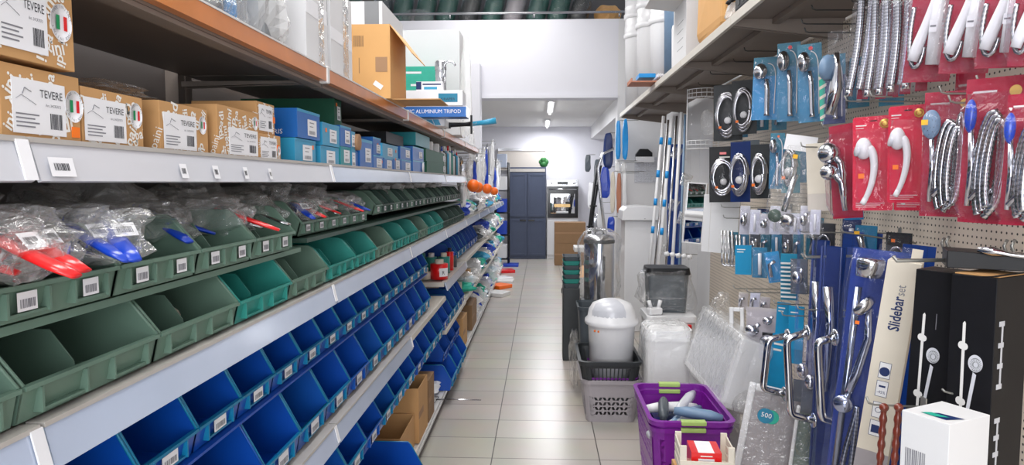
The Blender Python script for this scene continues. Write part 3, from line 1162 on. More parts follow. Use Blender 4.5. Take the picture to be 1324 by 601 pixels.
bundle('milky plastic-wrapped bundle at the near end of the top shelf', 1.22, (.12, .10, 0), 1, 'cream', .26)
bundle('crumpled clear-wrapped bundle beside the near milky one on the top shelf', 1.50, (.12, .085, 0), 2, 'grey_card', .24, X=XT - .12, key='clear_film')
t = thing('wrapped_hose_set', 'bright blue hose set with a white and green card, wrapped in clear film', 'hose set', (XT - .06, 1.615, ZT + .004), 0)
m = MB('sky_blue')
m.tube([(0, 0, .01), (0, .012, .06), (0, -.01, .12), (0, .0, .20), (0, .01, .28)], [.018, .020, .028, .030, .028], 12)
m.build('hose', t)
m = MB('paper').box(.030, .032, -.010, .045, .10, .165)
m.mat('mint').box(.0322, .0328, -.002, .014, .105, .13).box(.0322, .0328, .014, .04, .15, .165)
m.build('card', t)
m = MB('clear_film')
crumple(m, (0, 0, .15), (.045, .06, .15), 9, .2, 18, 14, 0, 3)
m.v = [(a, b, max(c, 0.0)) for a, b, c in m.v]
m.build('wrapping', t)
bundle('tall clear-wrapped bundle leaning against the white boxes on the top shelf', 1.80, (.10, .075, 0), 6, 'grey_card', .34, X=XT - .09, key='milky_film')
# tall white boxes
for i, (a, b, X, h, d, lb) in enumerate(((400, 427, XT - .0, .36, .30, 'tall white box with a creased seam, nearest of the white boxes on the top shelf'), (431, 458, XT - .01, .31, .30, 'white box in clear wrap touching the brown open carton'))):
    t, bm_, w, h, d = tbox('white_box', lb, 'box', a, b, ZT + .004, h, X, d, 'white_paint', group='tall white boxes on the top shelf')
    bm_.mat('paper').box(.002, w - .002, -.0008, 0, h * .42, h * .55)
    bm_.mat('slate_plastic').box(-.0008, 0, .01, d * .25, h * .55, h * .9)
    bm_.build('body', t, .002)
    MB('clear_film').box(w * .55, w * .8, -.0022, -.0012, h * .02, h * .98).build('tape', t)
t, bm_, w, h, d = tbox('white_box', 'wide white box with a dark printed stripe, behind the brown open carton', 'box', 497, 523, ZT + .010, .51, -.76, .30, 'white_paint')
bm_.mat('grey_card').box(-.0012, 0, .015, .085, h * .3, h)
bm_.build('body', t, .002)
# brown open carton: hollow with open flaps
t = thing('open_carton', 'large brown open carton with hanging flaps at the edge of the top shelf', 'carton', (XT + .055, 2.86, ZT + .0105), R(90))
W_, D_, H_ = .33, .30, .305
m = MB('carton_orange')
th = .004
m.box(0, W_, 0, th, 0, H_).box(0, W_, D_ - th, D_, 0, H_).box(0, th, th, D_ - th, 0, H_).box(W_ - th, W_, th, D_ - th, 0, H_).box(th, W_ - th, th, D_ - th, 0, th)
m.mat('kraft_dark')
# printing on the end that faces the viewer: local -X end, where local +Y runs away from the aisle
m.at((0, 0, 0), rz=R(-90))
m.barcode(-.155, H_ * .70, .045, .045, -.0006, 4)
m.quad(-.132, -.129, H_ * .34, H_ * .55, -.0006)
m.mat('carton_brown').box(-.062, -.012, -.0010, -.0004, H_ * .36, H_ * .56)
m.mat('paper')
m.at((0, .052, .055), rz=R(-90), ry=R(35)).box(-.020, .020, -.0014, -.0006, -.010, .010)
m.at()
m.build('body', t, .001)
MB('carton_orange').at((0, 0, H_), rx=R(52)).box(.003, W_ - .003, -.15, 0, -.003, 0).build('flap', t)
MB('kraft').box(.05, .30, -.20, -.002, .001, .005).build('flap', t)
index_kids(t)

# boxes past the open carton on the top shelf
zt_ = ZT + .010
def cbx(name, label, cat, x0, x1, y0, y1, z0, z1, mat, fn=None, grp=None, bevel=.0015):
    t = thing(name, label, cat, (x0, y0, z0 + .0006), 0, grp)
    m = MB(mat).box(0, x1 - x0, 0, y1 - y0, 0, z1 - z0 - .0008)
    m.build('body', t, bevel)
    if fn:
        m = MB()
        fn(m, x1 - x0, z1 - z0)
        m.build('print', t)
    return t


cbx('small_box', 'low light blue patterned box under the tripod box', 'box', -.80, -.60, 4.25, 4.45, zt_, 1.895, 'paper',
    lambda m, w, h: [m.mat('box_blue_light').prism([(w * (.1 + .2 * k), h * .1), (w * (.28 + .2 * k), h * .1), (w * (.2 + .2 * k), h * .9), (w * (.02 + .2 * k), h * .9)], -.001, -.0005, 'y') for k in range(4)])
cbx('tripod_box', 'long blue and white box printed ALUMINIUM TRIPOD on the top shelf', 'box', -.86, -.455, 4.15, 4.30, 1.896, 1.962, 'box_blue',
    lambda m, w, h: (m.mat('paper').box(0, w, -.001, -.0003, h * .93, h), m.text('NIC ALUMINIUM TRIPOD', w * .10, h * .34, h * .34, -.0014, w=w * .82)))
cbx('tool_box', 'white box with a blue lettered panel lying on the tripod box', 'box', -.86, -.475, 4.14, 4.32, 1.963, 2.055, 'paper',
    lambda m, w, h: (m.mat('aqua').box(w * .62, w * .92, -.001, -.0003, h * .22, h * .78), m.mat('ink').text('DRAPER', w * .66, h * .34, h * .16, -.0014, w=w * .22)))
cbx('small_box', 'small dark blue lettered box on top of the white box with the blue panel', 'box', -.76, -.60, 4.16, 4.28, 2.056, 2.110, 'paper',
    lambda m, w, h: (m.mat('navy_card').box(0, w * .2, -.001, -.0003, h * .1, h * .95), m.mat('navy_card').dash(w * .25, h * .6, h * .25, -.0014, w=w * .7), m.mat('box_blue_light').box(w * .3, w * .8, -.001, -.0003, h * .1, h * .4)))
cbx('white_box', 'big plain white carton standing at the far end of the top shelf', 'box', -1.02, -.60, 5.05, 5.40, zt_, 2.61, 'white_paint')
cbx('green_pack', 'green and white pack, lower of the two before the big white carton', 'pack', -.98, -.73, 4.75, 4.95, zt_, 2.13, 'paper', lambda m, w, h: (m.mat('mint').box(0, w, -.001, -.0003, h * .62, h)), 'green and white packs on the top shelf')
cbx('green_pack', 'green pack with pale print, upper of the two before the big white carton', 'pack', -.98, -.73, 4.75, 4.95, 2.131, 2.30, 'mint', lambda m, w, h: (m.mat('paper').dash(w * .1, h * .7, h * .14, -.0014, w * .5), m.dash(w * .3, h * .2, h * .14, -.0014, w * .5)), 'green and white packs on the top shelf')
# chrome pillar tap on the draper box
t = thing('chrome_tap', 'tall chrome tap with a hooked spout standing by the big white carton', 'tap', (-.60, 4.235, 2.0562), 0)
m = MB('chrome').lathe([(.0001, 0), (.022, 0), (.022, .008), (.012, .014), (.012, .09), (.0001, .09)], 16)
m.build('base', t)
MB('chrome').tube([(.0, 0, .085), (0, 0, .15)] + arc((.035, 0, .15), .035, PI, R(15), 10), .007, 8).build('spout', t)
MB('chrome').tube([(.0, -.005, .05), (-.03, -.02, .10)], .005, 8).build('lever', t)
t = thing('chrome_flue', 'upright chrome cylinder just left of the chrome tap', 'cylinder', (-.66, 4.50, ZT + .010), 0)
MB('chrome').lathe([(.0001, 0), (.036, 0), (.036, .43), (.030, .44), (.0001, .44)], 20).build('body', t)
MB('steel').lathe([(.037, .38), (.039, .385), (.039, .40), (.037, .405)], 20).build('collar', t)
t = thing('teal_tube', 'short teal tube pack jutting out above the far left shelves', 'tube', PY(618, 160, 7.6), 0)  # teal tube juts out free, hung from nothing
MB('box_blue_light').tube([(-.06, 0, 0), (.08, .0, .015), (.20, 0, .035)], [.025, .030, .036], 10).build('tube', t)
MB('white_plastic').tube([(-.35, 0, -.01), (-.10, 0, 0)], .02, 8).build('stem', t)
# black tripod head jutting from the shelf
t = thing('tripod_mount', 'black tripod head jutting from the shelf end under the tripod box', 'tripod', (-.56, 4.45, ZT + .035), 0)
MB('black').tube([(-.09, 0, .0), (-.03, 0, .0), (.06, 0, .002), (.10, 0, .004)], [.022, .018, .014, .016], 10).build('barrel', t)
MB('black').box(.10, .112, -.01, .01, -.06, .06).build('clamp', t)
MB('black').box(-.07, -.03, -.02, .02, -.024, .0).build('foot', t)
t = thing('hanging_film', 'long crumpled clear film hanging down the big white carton', 'film', (-.55, 5.02, ZT + .012), 0)
m = MB('milky_film')
crumple(m, (0, 0, .36), (.04, .015, .36), 21, .35, 16, 24, .3)
m.build('sheet', t)

# ================================================================ loose fittings in the green bins
def lever_valve(label, loc, rz, col, seed, tilt=0, grp='bagged lever valves in the upper green bins', s=1.0):
    t = thing('bagged_valve', label, 'valve', loc, rz, grp, ry=tilt)
    m = MB('steel')
    m.at((0, .02, .03), rx=R(90)).lathe([(.0001, -.035), (.016, -.035), (.018, -.02), (.022, -.015), (.022, .015), (.018, .02), (.016, .035), (.0001, .035)], 12)
    m.at((0, .02, .03)).lathe([(.012, 0), (.010, .025), (.0001, .025)], 8)
    m.at().build('body', t)
    m = MB(col)
    m.at((0, 0, .058), rx=R(18))
    pts = [(0, .02, .0), (0, -.01, .004), (0, -.05, .0), (0, -.10, -.004), (0, -.13, -.006)]
    T = m.T
    m.T = T @ Matrix.Diagonal((1.5, 1, .55, 1))
    m.tube(pts, [.006, .008, .0095, .0095, .006], 10)
    m.T = T
    m.at().build('lever', t)
    m = MB('bag_film')
    crumple(m, (0, .01, .045), (.055, .075, .048), seed, .5, 22, 16, .1, 2.4)
    m.v = [(a, b, max(c, .001)) for a, b, c in m.v]
    m.build('bag', t)
    m = MB('paper').at((.012, -.048, .055), rx=R(-38), rz=R(15)).quad(-.018, .018, -.012, .012, 0)
    m.mat('ink').barcode(-.013, -.006, .025, .011, -.0006, seed)
    m.at().build('tag', t)
    t.scale = (s, s, s)
    return t


vals = [  # px-free placement: distance along the shelf, offset from its edge, handle colour
    (.66, -.03, 'red', 75, 'nearest the picture edge'), (.60, -.09, 'red', 40, 'cut by the picture edge'), (.80, -.03, 'red', 80, 'lying right behind the sprawling one'), (.92, -.12, 'steel', 120, 'shining between the red and blue levers'), (1.02, -.03, 'blue', 50, 'poking over the second bin label'), (.72, -.04, 'red', 55, 'sprawling over the front of the first bin'), (.78, -.12, 'red', 100, 'behind the sprawling one'), (.86, -.05, 'red', 75, 'with its thin handle hanging over the rail'),
    (.98, -.06, 'blue', 70, 'drooping over the barcode tag'), (1.06, -.14, 'blue', 110, 'lying on top of the bags'), (1.14, -.20, 'blue', 80, 'far back in the second bin'),
    (1.30, -.12, 'blue', 60, 'in the third bin'), (1.38, -.17, 'blue', 120, 'at the back of the third bin'), (1.54, -.09, 'red', 100, 'lying in the fourth bin'), (1.62, -.16, 'steel', 95, 'ring-shaped in the fourth bin'),
    (1.78, -.14, 'steel', 80, 'on the last wide bin'), (1.99, -.09, 'blue', 50, 'standing at the start of the narrow bins'), (2.04, -.10, 'red', 70, 'in the first narrow bins'),
    (2.20, -.12, 'red', 120, 'crossing the narrow bins'), (2.30, -.13, 'steel', 60, 'next to the crossing red one'), (2.42, -.10, 'red', 90, 'over the narrow grey-green bins'), (2.52, -.10, 'blue', 85, 'near the end of the grey-green bins'),
    (2.62, -.12, 'blue', 60, 'at the end of the grey-green bins'), (3.05, -.16, 'steel', 60, 'on the dark bins'), (3.55, -.16, 'steel', 80, 'on the dark bins past the lamp of fittings'), (3.9, -.16, 'steel', 40, 'over the far dark bins'), (4.3, -.16, 'steel', 90, 'at the far dark bins')]
cn = {'red': 'red-handled', 'blue': 'blue-handled', 'steel': 'plain steel'}
for i, (yy, ox, c, rz, w) in enumerate(vals):
    lever_valve(f'bagged {cn[c]} valve {w}', (XL + ox + .01, yy, 1.375 if yy < 1.9 else 1.385), R(rz), c, i + 30, s=1.0 if yy < 1.9 else .85)
# loose clear bags piled up behind the levers
for i in range(16):
    yy = .62 + i * .125
    bag(f'crumpled bag at the back of the upper green bins, {ORD[i]} from the viewer', (XL - .20 + .02 * (i % 2), yy, 1.36), (.075, .065, .052 + .010 * (i % 3)), i + 60, 'bag_film', 'fittings_bag', .55, 'clear bags behind the lever valves')
for i in range(6):
    bag(f'crumpled clear bag heaped on the far dark green bins, {ORD[i]} along', (XL - .16, 3.3 + .35 * i, 1.42), (.06, .08, .045), i + 90, 'milky_film', 'fittings_bag', .4, 'bags heaped on the dark green bins')
# a few fittings lying in the lower bins
for i, (yy, k) in enumerate(((1.32, 'cream'), (2.40, 'white_plastic'), (3.02, 'white_plastic'), (3.42, 'white_plastic'), (4.30, 'cream'))):
    m = MB(k).at((0, 0, .02), rx=R(70)).lathe([(.014, -.012), (.024, -.012), (.024, .012), (.014, .012), (.014, -.012)], 16)
    tag(m.build('pipe_ring', None, loc=(XL - .10, yy, ZL + .03)), f'pale plastic pipe ring lying in a lower green bin, {ORD[i]} from the viewer', 'ring', 'pipe rings in the lower green bins')

# ================================================================ middle shelf with tins
def tin(label, loc, r, h, body, cap, lab=None):
    t = thing('paint_tin', label, 'tin', loc, 0, 'tins and jars on the middle shelf')
    MB(body).lathe([(.0001, 0), (r, 0), (r, h), (r * .92, h + .002), (.0001, h + .002)], 20).build('body', t)
    MB(cap).lathe([(r * .5, h + .002), (r * .5, h + .03), (.0001, h + .03)], 14).build('cap', t)
    if lab:
        m = MB('paper').at((0, 0, 0)).lathe([(r + .001, h * .2), (r + .001, h * .75)], 8, R(-80), R(-10))
        m.mat('ink').at((math.cos(R(-45)) * (r + .0025), math.sin(R(-45)) * (r + .0025), 0), rz=R(45)).text('R', -.02, h * .33, h * .26, 0)
        m.at().build('label', t)
    return t


zc = .832
tin('red tin with a white label and a pale cap on the middle shelf', (XL - .06, 4.70, zc), .062, .105, 'red', 'cream', True)
tin('green jar with a white cap behind the red tin', (XL - .16, 4.98, zc), .045, .12, 'bin_teal', 'white_plastic')
tin('teal jar with a cream cap right beside the red tin', (XL - .07, 5.0, zc), .045, .12, 'bin_teal', 'cream')
tin('small amber jar in front of the shelf end, nearest the viewer', (XL - .15, 4.68, zc), .035, .05, 'cream', 'shelf_white')
tin('red and yellow can with a dark cap beside the jars', (XL - .05, 5.17, zc), .030, .14, 'red', 'dark_plastic')
tin('orange can between the jars and the blue bins', (XL - .06, 5.27, zc), .028, .10, 'orange', 'red')
tin('teal can just before the blue bins', (XL - .05, 5.36, zc), .032, .09, 'slate_plastic', 'blue')
tin('white capped red jar, farthest back left of the red tin', (XL - .24, 4.80, zc), .045, .13, 'red', 'white_plastic')
tin('green jar with white screw cap at the back of the tins', (XL - .26, 5.05, zc), .045, .14, 'bin_teal', 'white_plastic')

# ================================================================ bottom shelf cartons
def ground_carton(label, x1, y0, w, d, h, mat='kraft', lab=False, z=ZB + .0055, grp='cartons on the bottom shelf', open_=False):
    t = thing('brown_carton', label, 'carton', (x1, y0, z), R(90), grp)
    m = MB(mat)
    if open_:
        th = .004
        m.box(0, w, 0, th, 0, h).box(0, w, d - th, d, 0, h).box(0, th, th, d - th, 0, h).box(w - th, w, th, d - th, 0, h).box(th, w - th, th, d - th, 0, th)
    else:
        m.box(0, w, 0, d, 0, h)
    m.build('body', t, .0015)
    if lab:
        m = MB('paper').at(rz=R(-90)).box(-d * .85, -d * .25, -.0016, -.0008, h * .35, h * .75)
        m.mat('ink').barcode(-d * .7, h * .42, d * .3, h * .12, -.002, 3)
        m.at().build('label', t)
    MB('carton_brown').box(-.0008, w * .5, -.0009, -.0002, h * .44, h * .56).build('tape', t)
    return t


ground_carton('low open brown carton on the bottom shelf beside the jutting blue bin', XL - .02, 3.16, .36, .30, .17, open_=True)
ground_carton('tall brown carton with an open top on the bottom shelf', XL + .0, 3.54, .28, .30, .30, open_=True)
ground_carton('narrow upright brown carton closest to the aisle on the bottom shelf', XL + .0, 3.86, .20, .16, .25, 'kraft_dark')
ground_carton('upright brown carton between the blue bins and the labelled carton', XL + .0, 5.62, .30, .12, .26, 'kraft')
ground_carton('brown carton with a white barcode label farther along the bottom shelf', XL - .0, 6.35, .45, .30, .24, 'kraft_dark', lab=True)
ground_carton('small brown carton on the cream shelf above the labelled carton', XL - .02, 6.30, .14, .12, .18, 'kraft', z=.505)
# wire rack and prong on the bottom shelf
t = thing('wire_rack', 'white wire rack lying on the bottom shelf beyond the tall carton', 'wire rack', (XL - .05, 4.20, ZB + .012), 0)
m = MB('steel')
m.tube([(-.12, 0, 0), (.03, 0, 0), (.04, .12, 0), (-.12, .12, 0)], .003, 6, closed=True)
for k in range(5):
    m.tube([(-.10 + k * .03, 0, 0), (-.10 + k * .03, .01, .05), (-.10 + k * .03, .12, 0)], .0022, 6)
m.build('frame', t)
MB('steel').tube([(.03, .06, .002), (.16, .06, .004), (.32, .05, .006)], .005, 6).build('prong', t)
bag('white cloth gloves bundled on the bottom shelf before the blue bins', (XL - .10, 4.40, ZB + .0055), (.07, .07, .04), 131, 'white_plastic', 'glove_bundle', .35, cat='gloves')

# ================================================================ far shelves: countless-looking small goods, each its own piece
fk = [('white_plastic', 'white'), ('milky_film', 'milky'), ('mint', 'green'), ('box_blue_light', 'light blue'), ('white_plastic', 'white'), ('milky_film', 'milky'), ('blue', 'blue'), ('cream', 'cream'), ('milky_film', 'milky'), ('slate_plastic', 'grey'), ('milky_film', 'milky')]
adj = ['bagged', 'crumpled', 'knotted', 'bulging', 'flat', 'twisted', 'loose', 'tall', 'squat', 'shiny', 'folded', 'wrinkled']
n = 0
for (zf, nm) in ((ZL + .010, 'white lip shelf'), (.852, 'upper cream shelf'), (.512, 'lower cream shelf'), (ZB + .006, 'bottom shelf')):
    ys = 5.95 if zf > .8 else (6.9 if zf < .4 else 5.95)
    if .8 < zf < .9:
        ys = 7.62
    j = 0
    while ys < 11.3:
        k, kn = fk[(n * 5 + j) % len(fk)]
        hh = rnd.uniform(.04, .10) * (1.25 if zf < .4 else 1)
        dy = rnd.uniform(.05, .075)
        if k in ('white_plastic', 'cream') and n % 3 == 0:
            t = thing('fitting', f'{kn} plastic pipe elbow, {ORD[j]} along the far {nm}', 'pipe fitting', (XL - .08, ys, zf), rnd.uniform(-1, 1), f'goods on the far {nm}')
            MB(k).tube([(0, -.07, .035), (0, 0, .035), (0, .03, .05), (0, .04, .11)], .032, 10).build('pipe', t)
            MB(k).tube([(0, -.075, .035), (0, -.05, .035)], .034, 10).build('collar', t)
        else:
            bag(f'{adj[(n * 3) % 12]} {kn} parcel, {ORD[j]} along the far {nm}', (XL - .11 + rnd.uniform(-.02, .03), ys, zf), (.10, dy, hh), n + 200, k, 'goods_parcel', .55, f'goods on the far {nm}', nu=14, nv=9, cat='parcel')
        ys += dy * 2 + .02
        j += 1
        n += 1
# hanging pipes, traps and bags on the far shelf's upper hooks
for i in range(22):
    yy = 5.95 + i * .25
    z0 = 1.30 + .12 * (i % 3)
    hh = .16 + .05 * ((i * 3) % 4)
    if yy < 7.2:
        hh = min(hh, (1.74 - z0) / 1.95)
    k = ('white_plastic', 'milky_film', 'blue', 'white_plastic', 'milky_film', 'chrome_dark')[(i * 5) % 6]
    t = thing('hanging_pack', f'{ {"white_plastic": "white", "milky_film": "clear", "blue": "blue", "chrome_dark": "steel"}[k]} long pack hanging over the far left shelves, {ORD[i]} from the viewer', 'hanging pack', (XL - .03 - .05 * (i % 2), yy, z0), 0, 'packs hanging over the far left shelves')
    m = MB(k)
    crumple(m, (0, 0, hh * .9), (.02 if k == 'blue' else .03, .022 if k == 'blue' else .04, hh), i + 300, .4, 12, 12, .35)
    m.build('pack', t)
    MB('wire_grey').tube([(-.42 + .05 * (i % 2), 0, hh * 1.85), (.04, 0, hh * 1.85), (.05, 0, hh * 1.85 + .02)], .003, 6).build('hook', t)
for i, (px, py) in enumerate(((618, 242), (630, 244), (639, 247), (612, 240))):
    p = PX(px, py, XL + .06)
    t = thing('orange_float', f'glossy orange ball float at the shelf front, {("nearest but one", "second last", "farthest", "nearest")[i]} of the four', 'float', p, 0, 'orange ball floats')
    MB('orange').ball((0, 0, 0), .050 + .005 * (i % 2), 16).build('ball', t)
    MB('wire_grey').tube([(-.05, 0, .0), (-.30, 0, .01), (-.45, 0, .01)], .003, 6).build('rod', t)
# goods strewn on the floor at the far shelf foot
for i, (px, py, k, nm) in enumerate(((662, 344, 'blue', 'blue'), (655, 352, 'red', 'red'), (650, 362, 'white_plastic', 'white'), (648, 372, 'orange', 'orange'), (646, 382, 'shelf_white', 'pale'), (655, 366, 'shelf_white', 'flat pale'))):
    p = PZ(px, py, 0)
    m = MB(k).at(rz=.3 * i).box(-.14, .14, -.12, .12, 0, .05)
    tag(m.build('flat_box', None, .006, loc=(p.x - .02, p.y, .001)), f'{nm} flat box lying on the floor at the foot of the far left shelves', 'box', 'flat boxes on the floor by the far shelves')
KID.clear()
# ================================================================ right side: pegboard wall, top shelf, hooks
XP = 1.50
t = thing('pegboard_panel', 'cream punched pegboard panel behind the hanging shower packs', 'pegboard', (XP, .2, .25))
MB('pegboard').box(0, .012, 0, 5.9, 0, 2.05).build('panel', t)
MB('shelf_cream').box(.013, .055, .02, .06, -.25, 2.05).build('upright', t)
for k in range(1, 6):
    MB('shelf_cream').box(.013, .055, 1.17 * k - .02, 1.17 * k + .02, -.25, 2.05).build('upright', t)
ZR = 2.335
for k in range(7):
    y0 = -.1 + 1.22 * k
    L = 1.22
    t = thing('wall_mounted_shelf', ['nearest bay of the high right shelf, above the hose packs', 'second bay of the high right shelf, above the red packs', 'third bay of the high right shelf, holding the black case',
              'bay of the high right shelf holding the brown bag', 'bay of the high right shelf holding the grey lidded bin', 'bay of the high right shelf under the blue pack on a tray', 'farthest bay of the high right shelf, under the white tubs'][k],
              'shelf', (.95, y0, ZR), 0, 'bays of the high right shelf')
    m = MB('shelf_brown').box(.02, .56, .004, L - .004, -.016, -.001)
    m.build('board', t)
    MB('shelf_cream').box(0, .019, .003, L - .003, -.045, .001).build('edge', t, .001)
    MB('shelf_brown').prism([(.02, -.017), (.56, -.017), (.56, -.12), (.02, -.05)], .01, .024, 'y').build('bracket', t)
    MB('shelf_brown').prism([(.02, -.017), (.56, -.017), (.56, -.12), (.02, -.05)], L - .024, L - .01, 'y').build('bracket', t)
    MB('shelf_brown').box(.20, .24, .03, L - .03, -.045, -.017).build('rail', t)
t = thing('low_shelf', 'low cream shelf under the black boxes at the right edge', 'shelf', (.80, .55, .60))
MB('shelf_cream').box(0, .68, 0, 1.40, -.03, 0).build('board', t)
MB('shelf_dark').box(.05, .68, .02, 1.38, -.599, -.031).build('plinth', t)

HOOKN = [0]


def hook(label, px, py, X, L=None, mat='wire_grey', tip=.02, Y=None, r=.0028):
    """single wire prong from the pegboard towards the aisle, its tip seen at (px, py)"""
    p = PX(px, py, X)
    L = (XP - X) if L is None else L
    t = MB(mat)
    t.tube([(-L + L, 0, 0)] and [(0, 0, tip), (.006, 0, .004), (.02, 0, 0), (L, 0, -.004)], r, 6)
    t.box(L - .004, L - .001, -.012, .012, -.025, .02)
    o = t.build('peg_hook', None, loc=p)
    return tag(o, label, 'hook', 'wire hooks on the pegboard')


def frame_for(bx, by, tx, ty, X, turn=0.0):
    B = PX(bx, by, X)
    T = PY(tx, ty, B.y)
    ang = math.atan2(B.x, B.y)
    rz = -ang - R(turn)
    lat = (T.x - B.x) * math.cos(rz)
    dz = T.z - B.z
    return B, math.hypot(lat, dz), rz, math.atan2(lat, dz), B.y / FPX


def hung(name, label, cat, bx, by, tx, ty, wpx, X, turn=0.0, grp=None):
    """upright pack seen from base centre (bx, by) to top centre (tx, ty), wpx wide; returns empty, width, height"""
    B, h, rz, ry, s = frame_for(bx, by, tx, ty, X, turn)
    t = thing(name, label, cat, B, rz, grp, ry=ry)
    return t, wpx * s / max(.35, math.cos(R(turn))), h


def card(t, w, h, mat, th=.0012, y=0.0, hole=True, name='backing_card'):
    m = MB(mat)
    m.box(-w / 2, w / 2, y, y + th, 0, h)
    return m.build(name, t)


def shell(t, w, h, d, z0=.06, z1=.86, key='blister', wx=.42, name='blister'):
    """domed clear blister over the card"""
    m = MB(key)
    m.box(-w / 2, w / 2, -.0012, -.0006, .0, h)
    a, b = z0 * h, z1 * h
    n = 10
    def fn(u, v):
        x = (u - .5) * 2
        z = a + (b - a) * v
        e = min(1, min(v, 1 - v) * 7) ** .5 * min(1, (1 - abs(x)) * 4) ** .5
        return (x * w * wx, -.0014 - d * e, z)
    m.grid(fn, n, 14)
    return m.build(name, t)


def ribbed(m, path, r, step=.006, n=7):
    """metal hose: radius alternates along the path"""
    pts = [Vector(p) for p in path]
    out, rs = [], []
    for a, b in zip(pts, pts[1:]):
        L = (b - a).length
        k = max(1, int(L / step))
        for i in range(k):
            out.append(a.lerp(b, i / k))
            rs.append(r if len(rs) % 2 == 0 else r * .84)
    out.append(pts[-1]); rs.append(r)
    f0 = len(m.f)
    base = m.cur
    m.mat('chrome_dark')
    dk = m.cur
    m.cur = base
    m.tube(out, rs, n)
    for i in range(len(out) - 1):
        if i % 2:
            for k in range(n):
                m.m[f0 + i * n + k] = dk  # alternate rings darker: shade between the ribs, put into the colour
    return m


def text_rows(m, x, z, h, rows, w, key='white_ink', y=-.0022, rot=0):
    m.mat(key)
    for i, tx in enumerate(rows):
        m.dash(x, z - i * h * 1.7, h, y, w=w * (1 if i % 2 == 0 else .8))


# ---- red packs with a white hand shower
def red_pack(label, bx, by, tx, ty, w_, X, turn=8, full=True, sx=.25):
    t, w, h = hung('hand_shower_pack', label, 'hand shower pack', bx, by, tx, ty, w_, X, turn, 'red card packs with a white hand shower')
    m = MB('red_card')
    m.prism([(-w / 2 + .004, 0), (w / 2 - .004, 0), (w / 2, .004), (w / 2, h - .006), (w / 2 - .006, h), (-w / 2 + .006, h), (-w / 2, h - .006), (-w / 2, .004)], 0, .0015, 'y')
    m.mat('white_ink')
    m.dash(-w * .42, h * .90, h * .022, -.0006, w=w * .26)
    m.dash(-w * .42, h * .875, h * .010, -.0006, w=w * .2)
    for q in range(9):
        m.quad(w * .39, w * .42, h * (.30 + .055 * q), h * (.34 + .055 * q), -.0006)
    for q in range(3):
        m.dash(-w * .42, h * (.075 - .02 * q), h * .009, -.0006, w=w * (.72 - .1 * q))
    m.mat('black').prism([(-.012 * 1 + w * .02, h * .945), (.012 + w * .02, h * .945), (.009 + w * .02, h * .957), (-.009 + w * .02, h * .957)], -.0006, -.0001, 'y')
    m.build('backing_card', t)
    m = MB('gold').at((w * .30, -.0008, h * .915), rx=R(90)).lathe([(.0001, 0), (w * .13, 0), (w * .13, .0006), (w * .0001, .0006)], 20)
    m.mat('crimson_card').lathe([(w * .07, .0008), (w * .085, .0008)], 20)
    m.at().build('gold_seal', t)
    m = MB('white_plastic')
    yo = -.022
    pts = bez((-w * .06, yo, h * .66), (w * .14, yo - .004, h * .60), (w * .12, yo - .004, h * .30), (-w * .20, yo, h * .09), 16)
    m.tube(pts, [w * (.115 - .05 * (i / 16)) for i in range(17)], 14)
    m.tube([pts[-2], pts[-1], (pts[-1][0] - w * .03, yo, pts[-1][2] - h * .02)], [w * .075, w * .075, w * .07], 12)
    m.ball((-w * .20, yo + .002, h * .66), (w * .21, .022, h * .115), 16)
    hd = m.build('hand_shower', t)
    m = MB('strip_white').at((-w * .31, yo - .003, h * .635), rx=R(80), rz=R(-60)).lathe([(.0001, .010), (w * .15, .010), (w * .16, .004)], 18)
    m.at().build('spray_face', hd)
    shell(t, w, h, .046)
    sticker(t, -w * .28, h * .37, w * .075, 'orange_sticker', -.0030)
    return t


Xr = 1.12
red_pack('left red pack of the front pair, white hand shower and orange sticker at its middle', 1128, 272, 1128, 150, 45, Xr)
red_pack('red pack with a white hand shower, right one of the front pair, hanging slightly higher', 1171, 262, 1173, 136, 42, Xr, 14)
red_pack('second red pack hidden behind the right one of the front pair', 1180, 272, 1182, 146, 42, Xr + .09, 14)
hook('long wire hook over the left red hand shower pack', 1092, 131, Xr - .04)
hook('long wire hook over the right red hand shower pack', 1124, 125, Xr - .06)


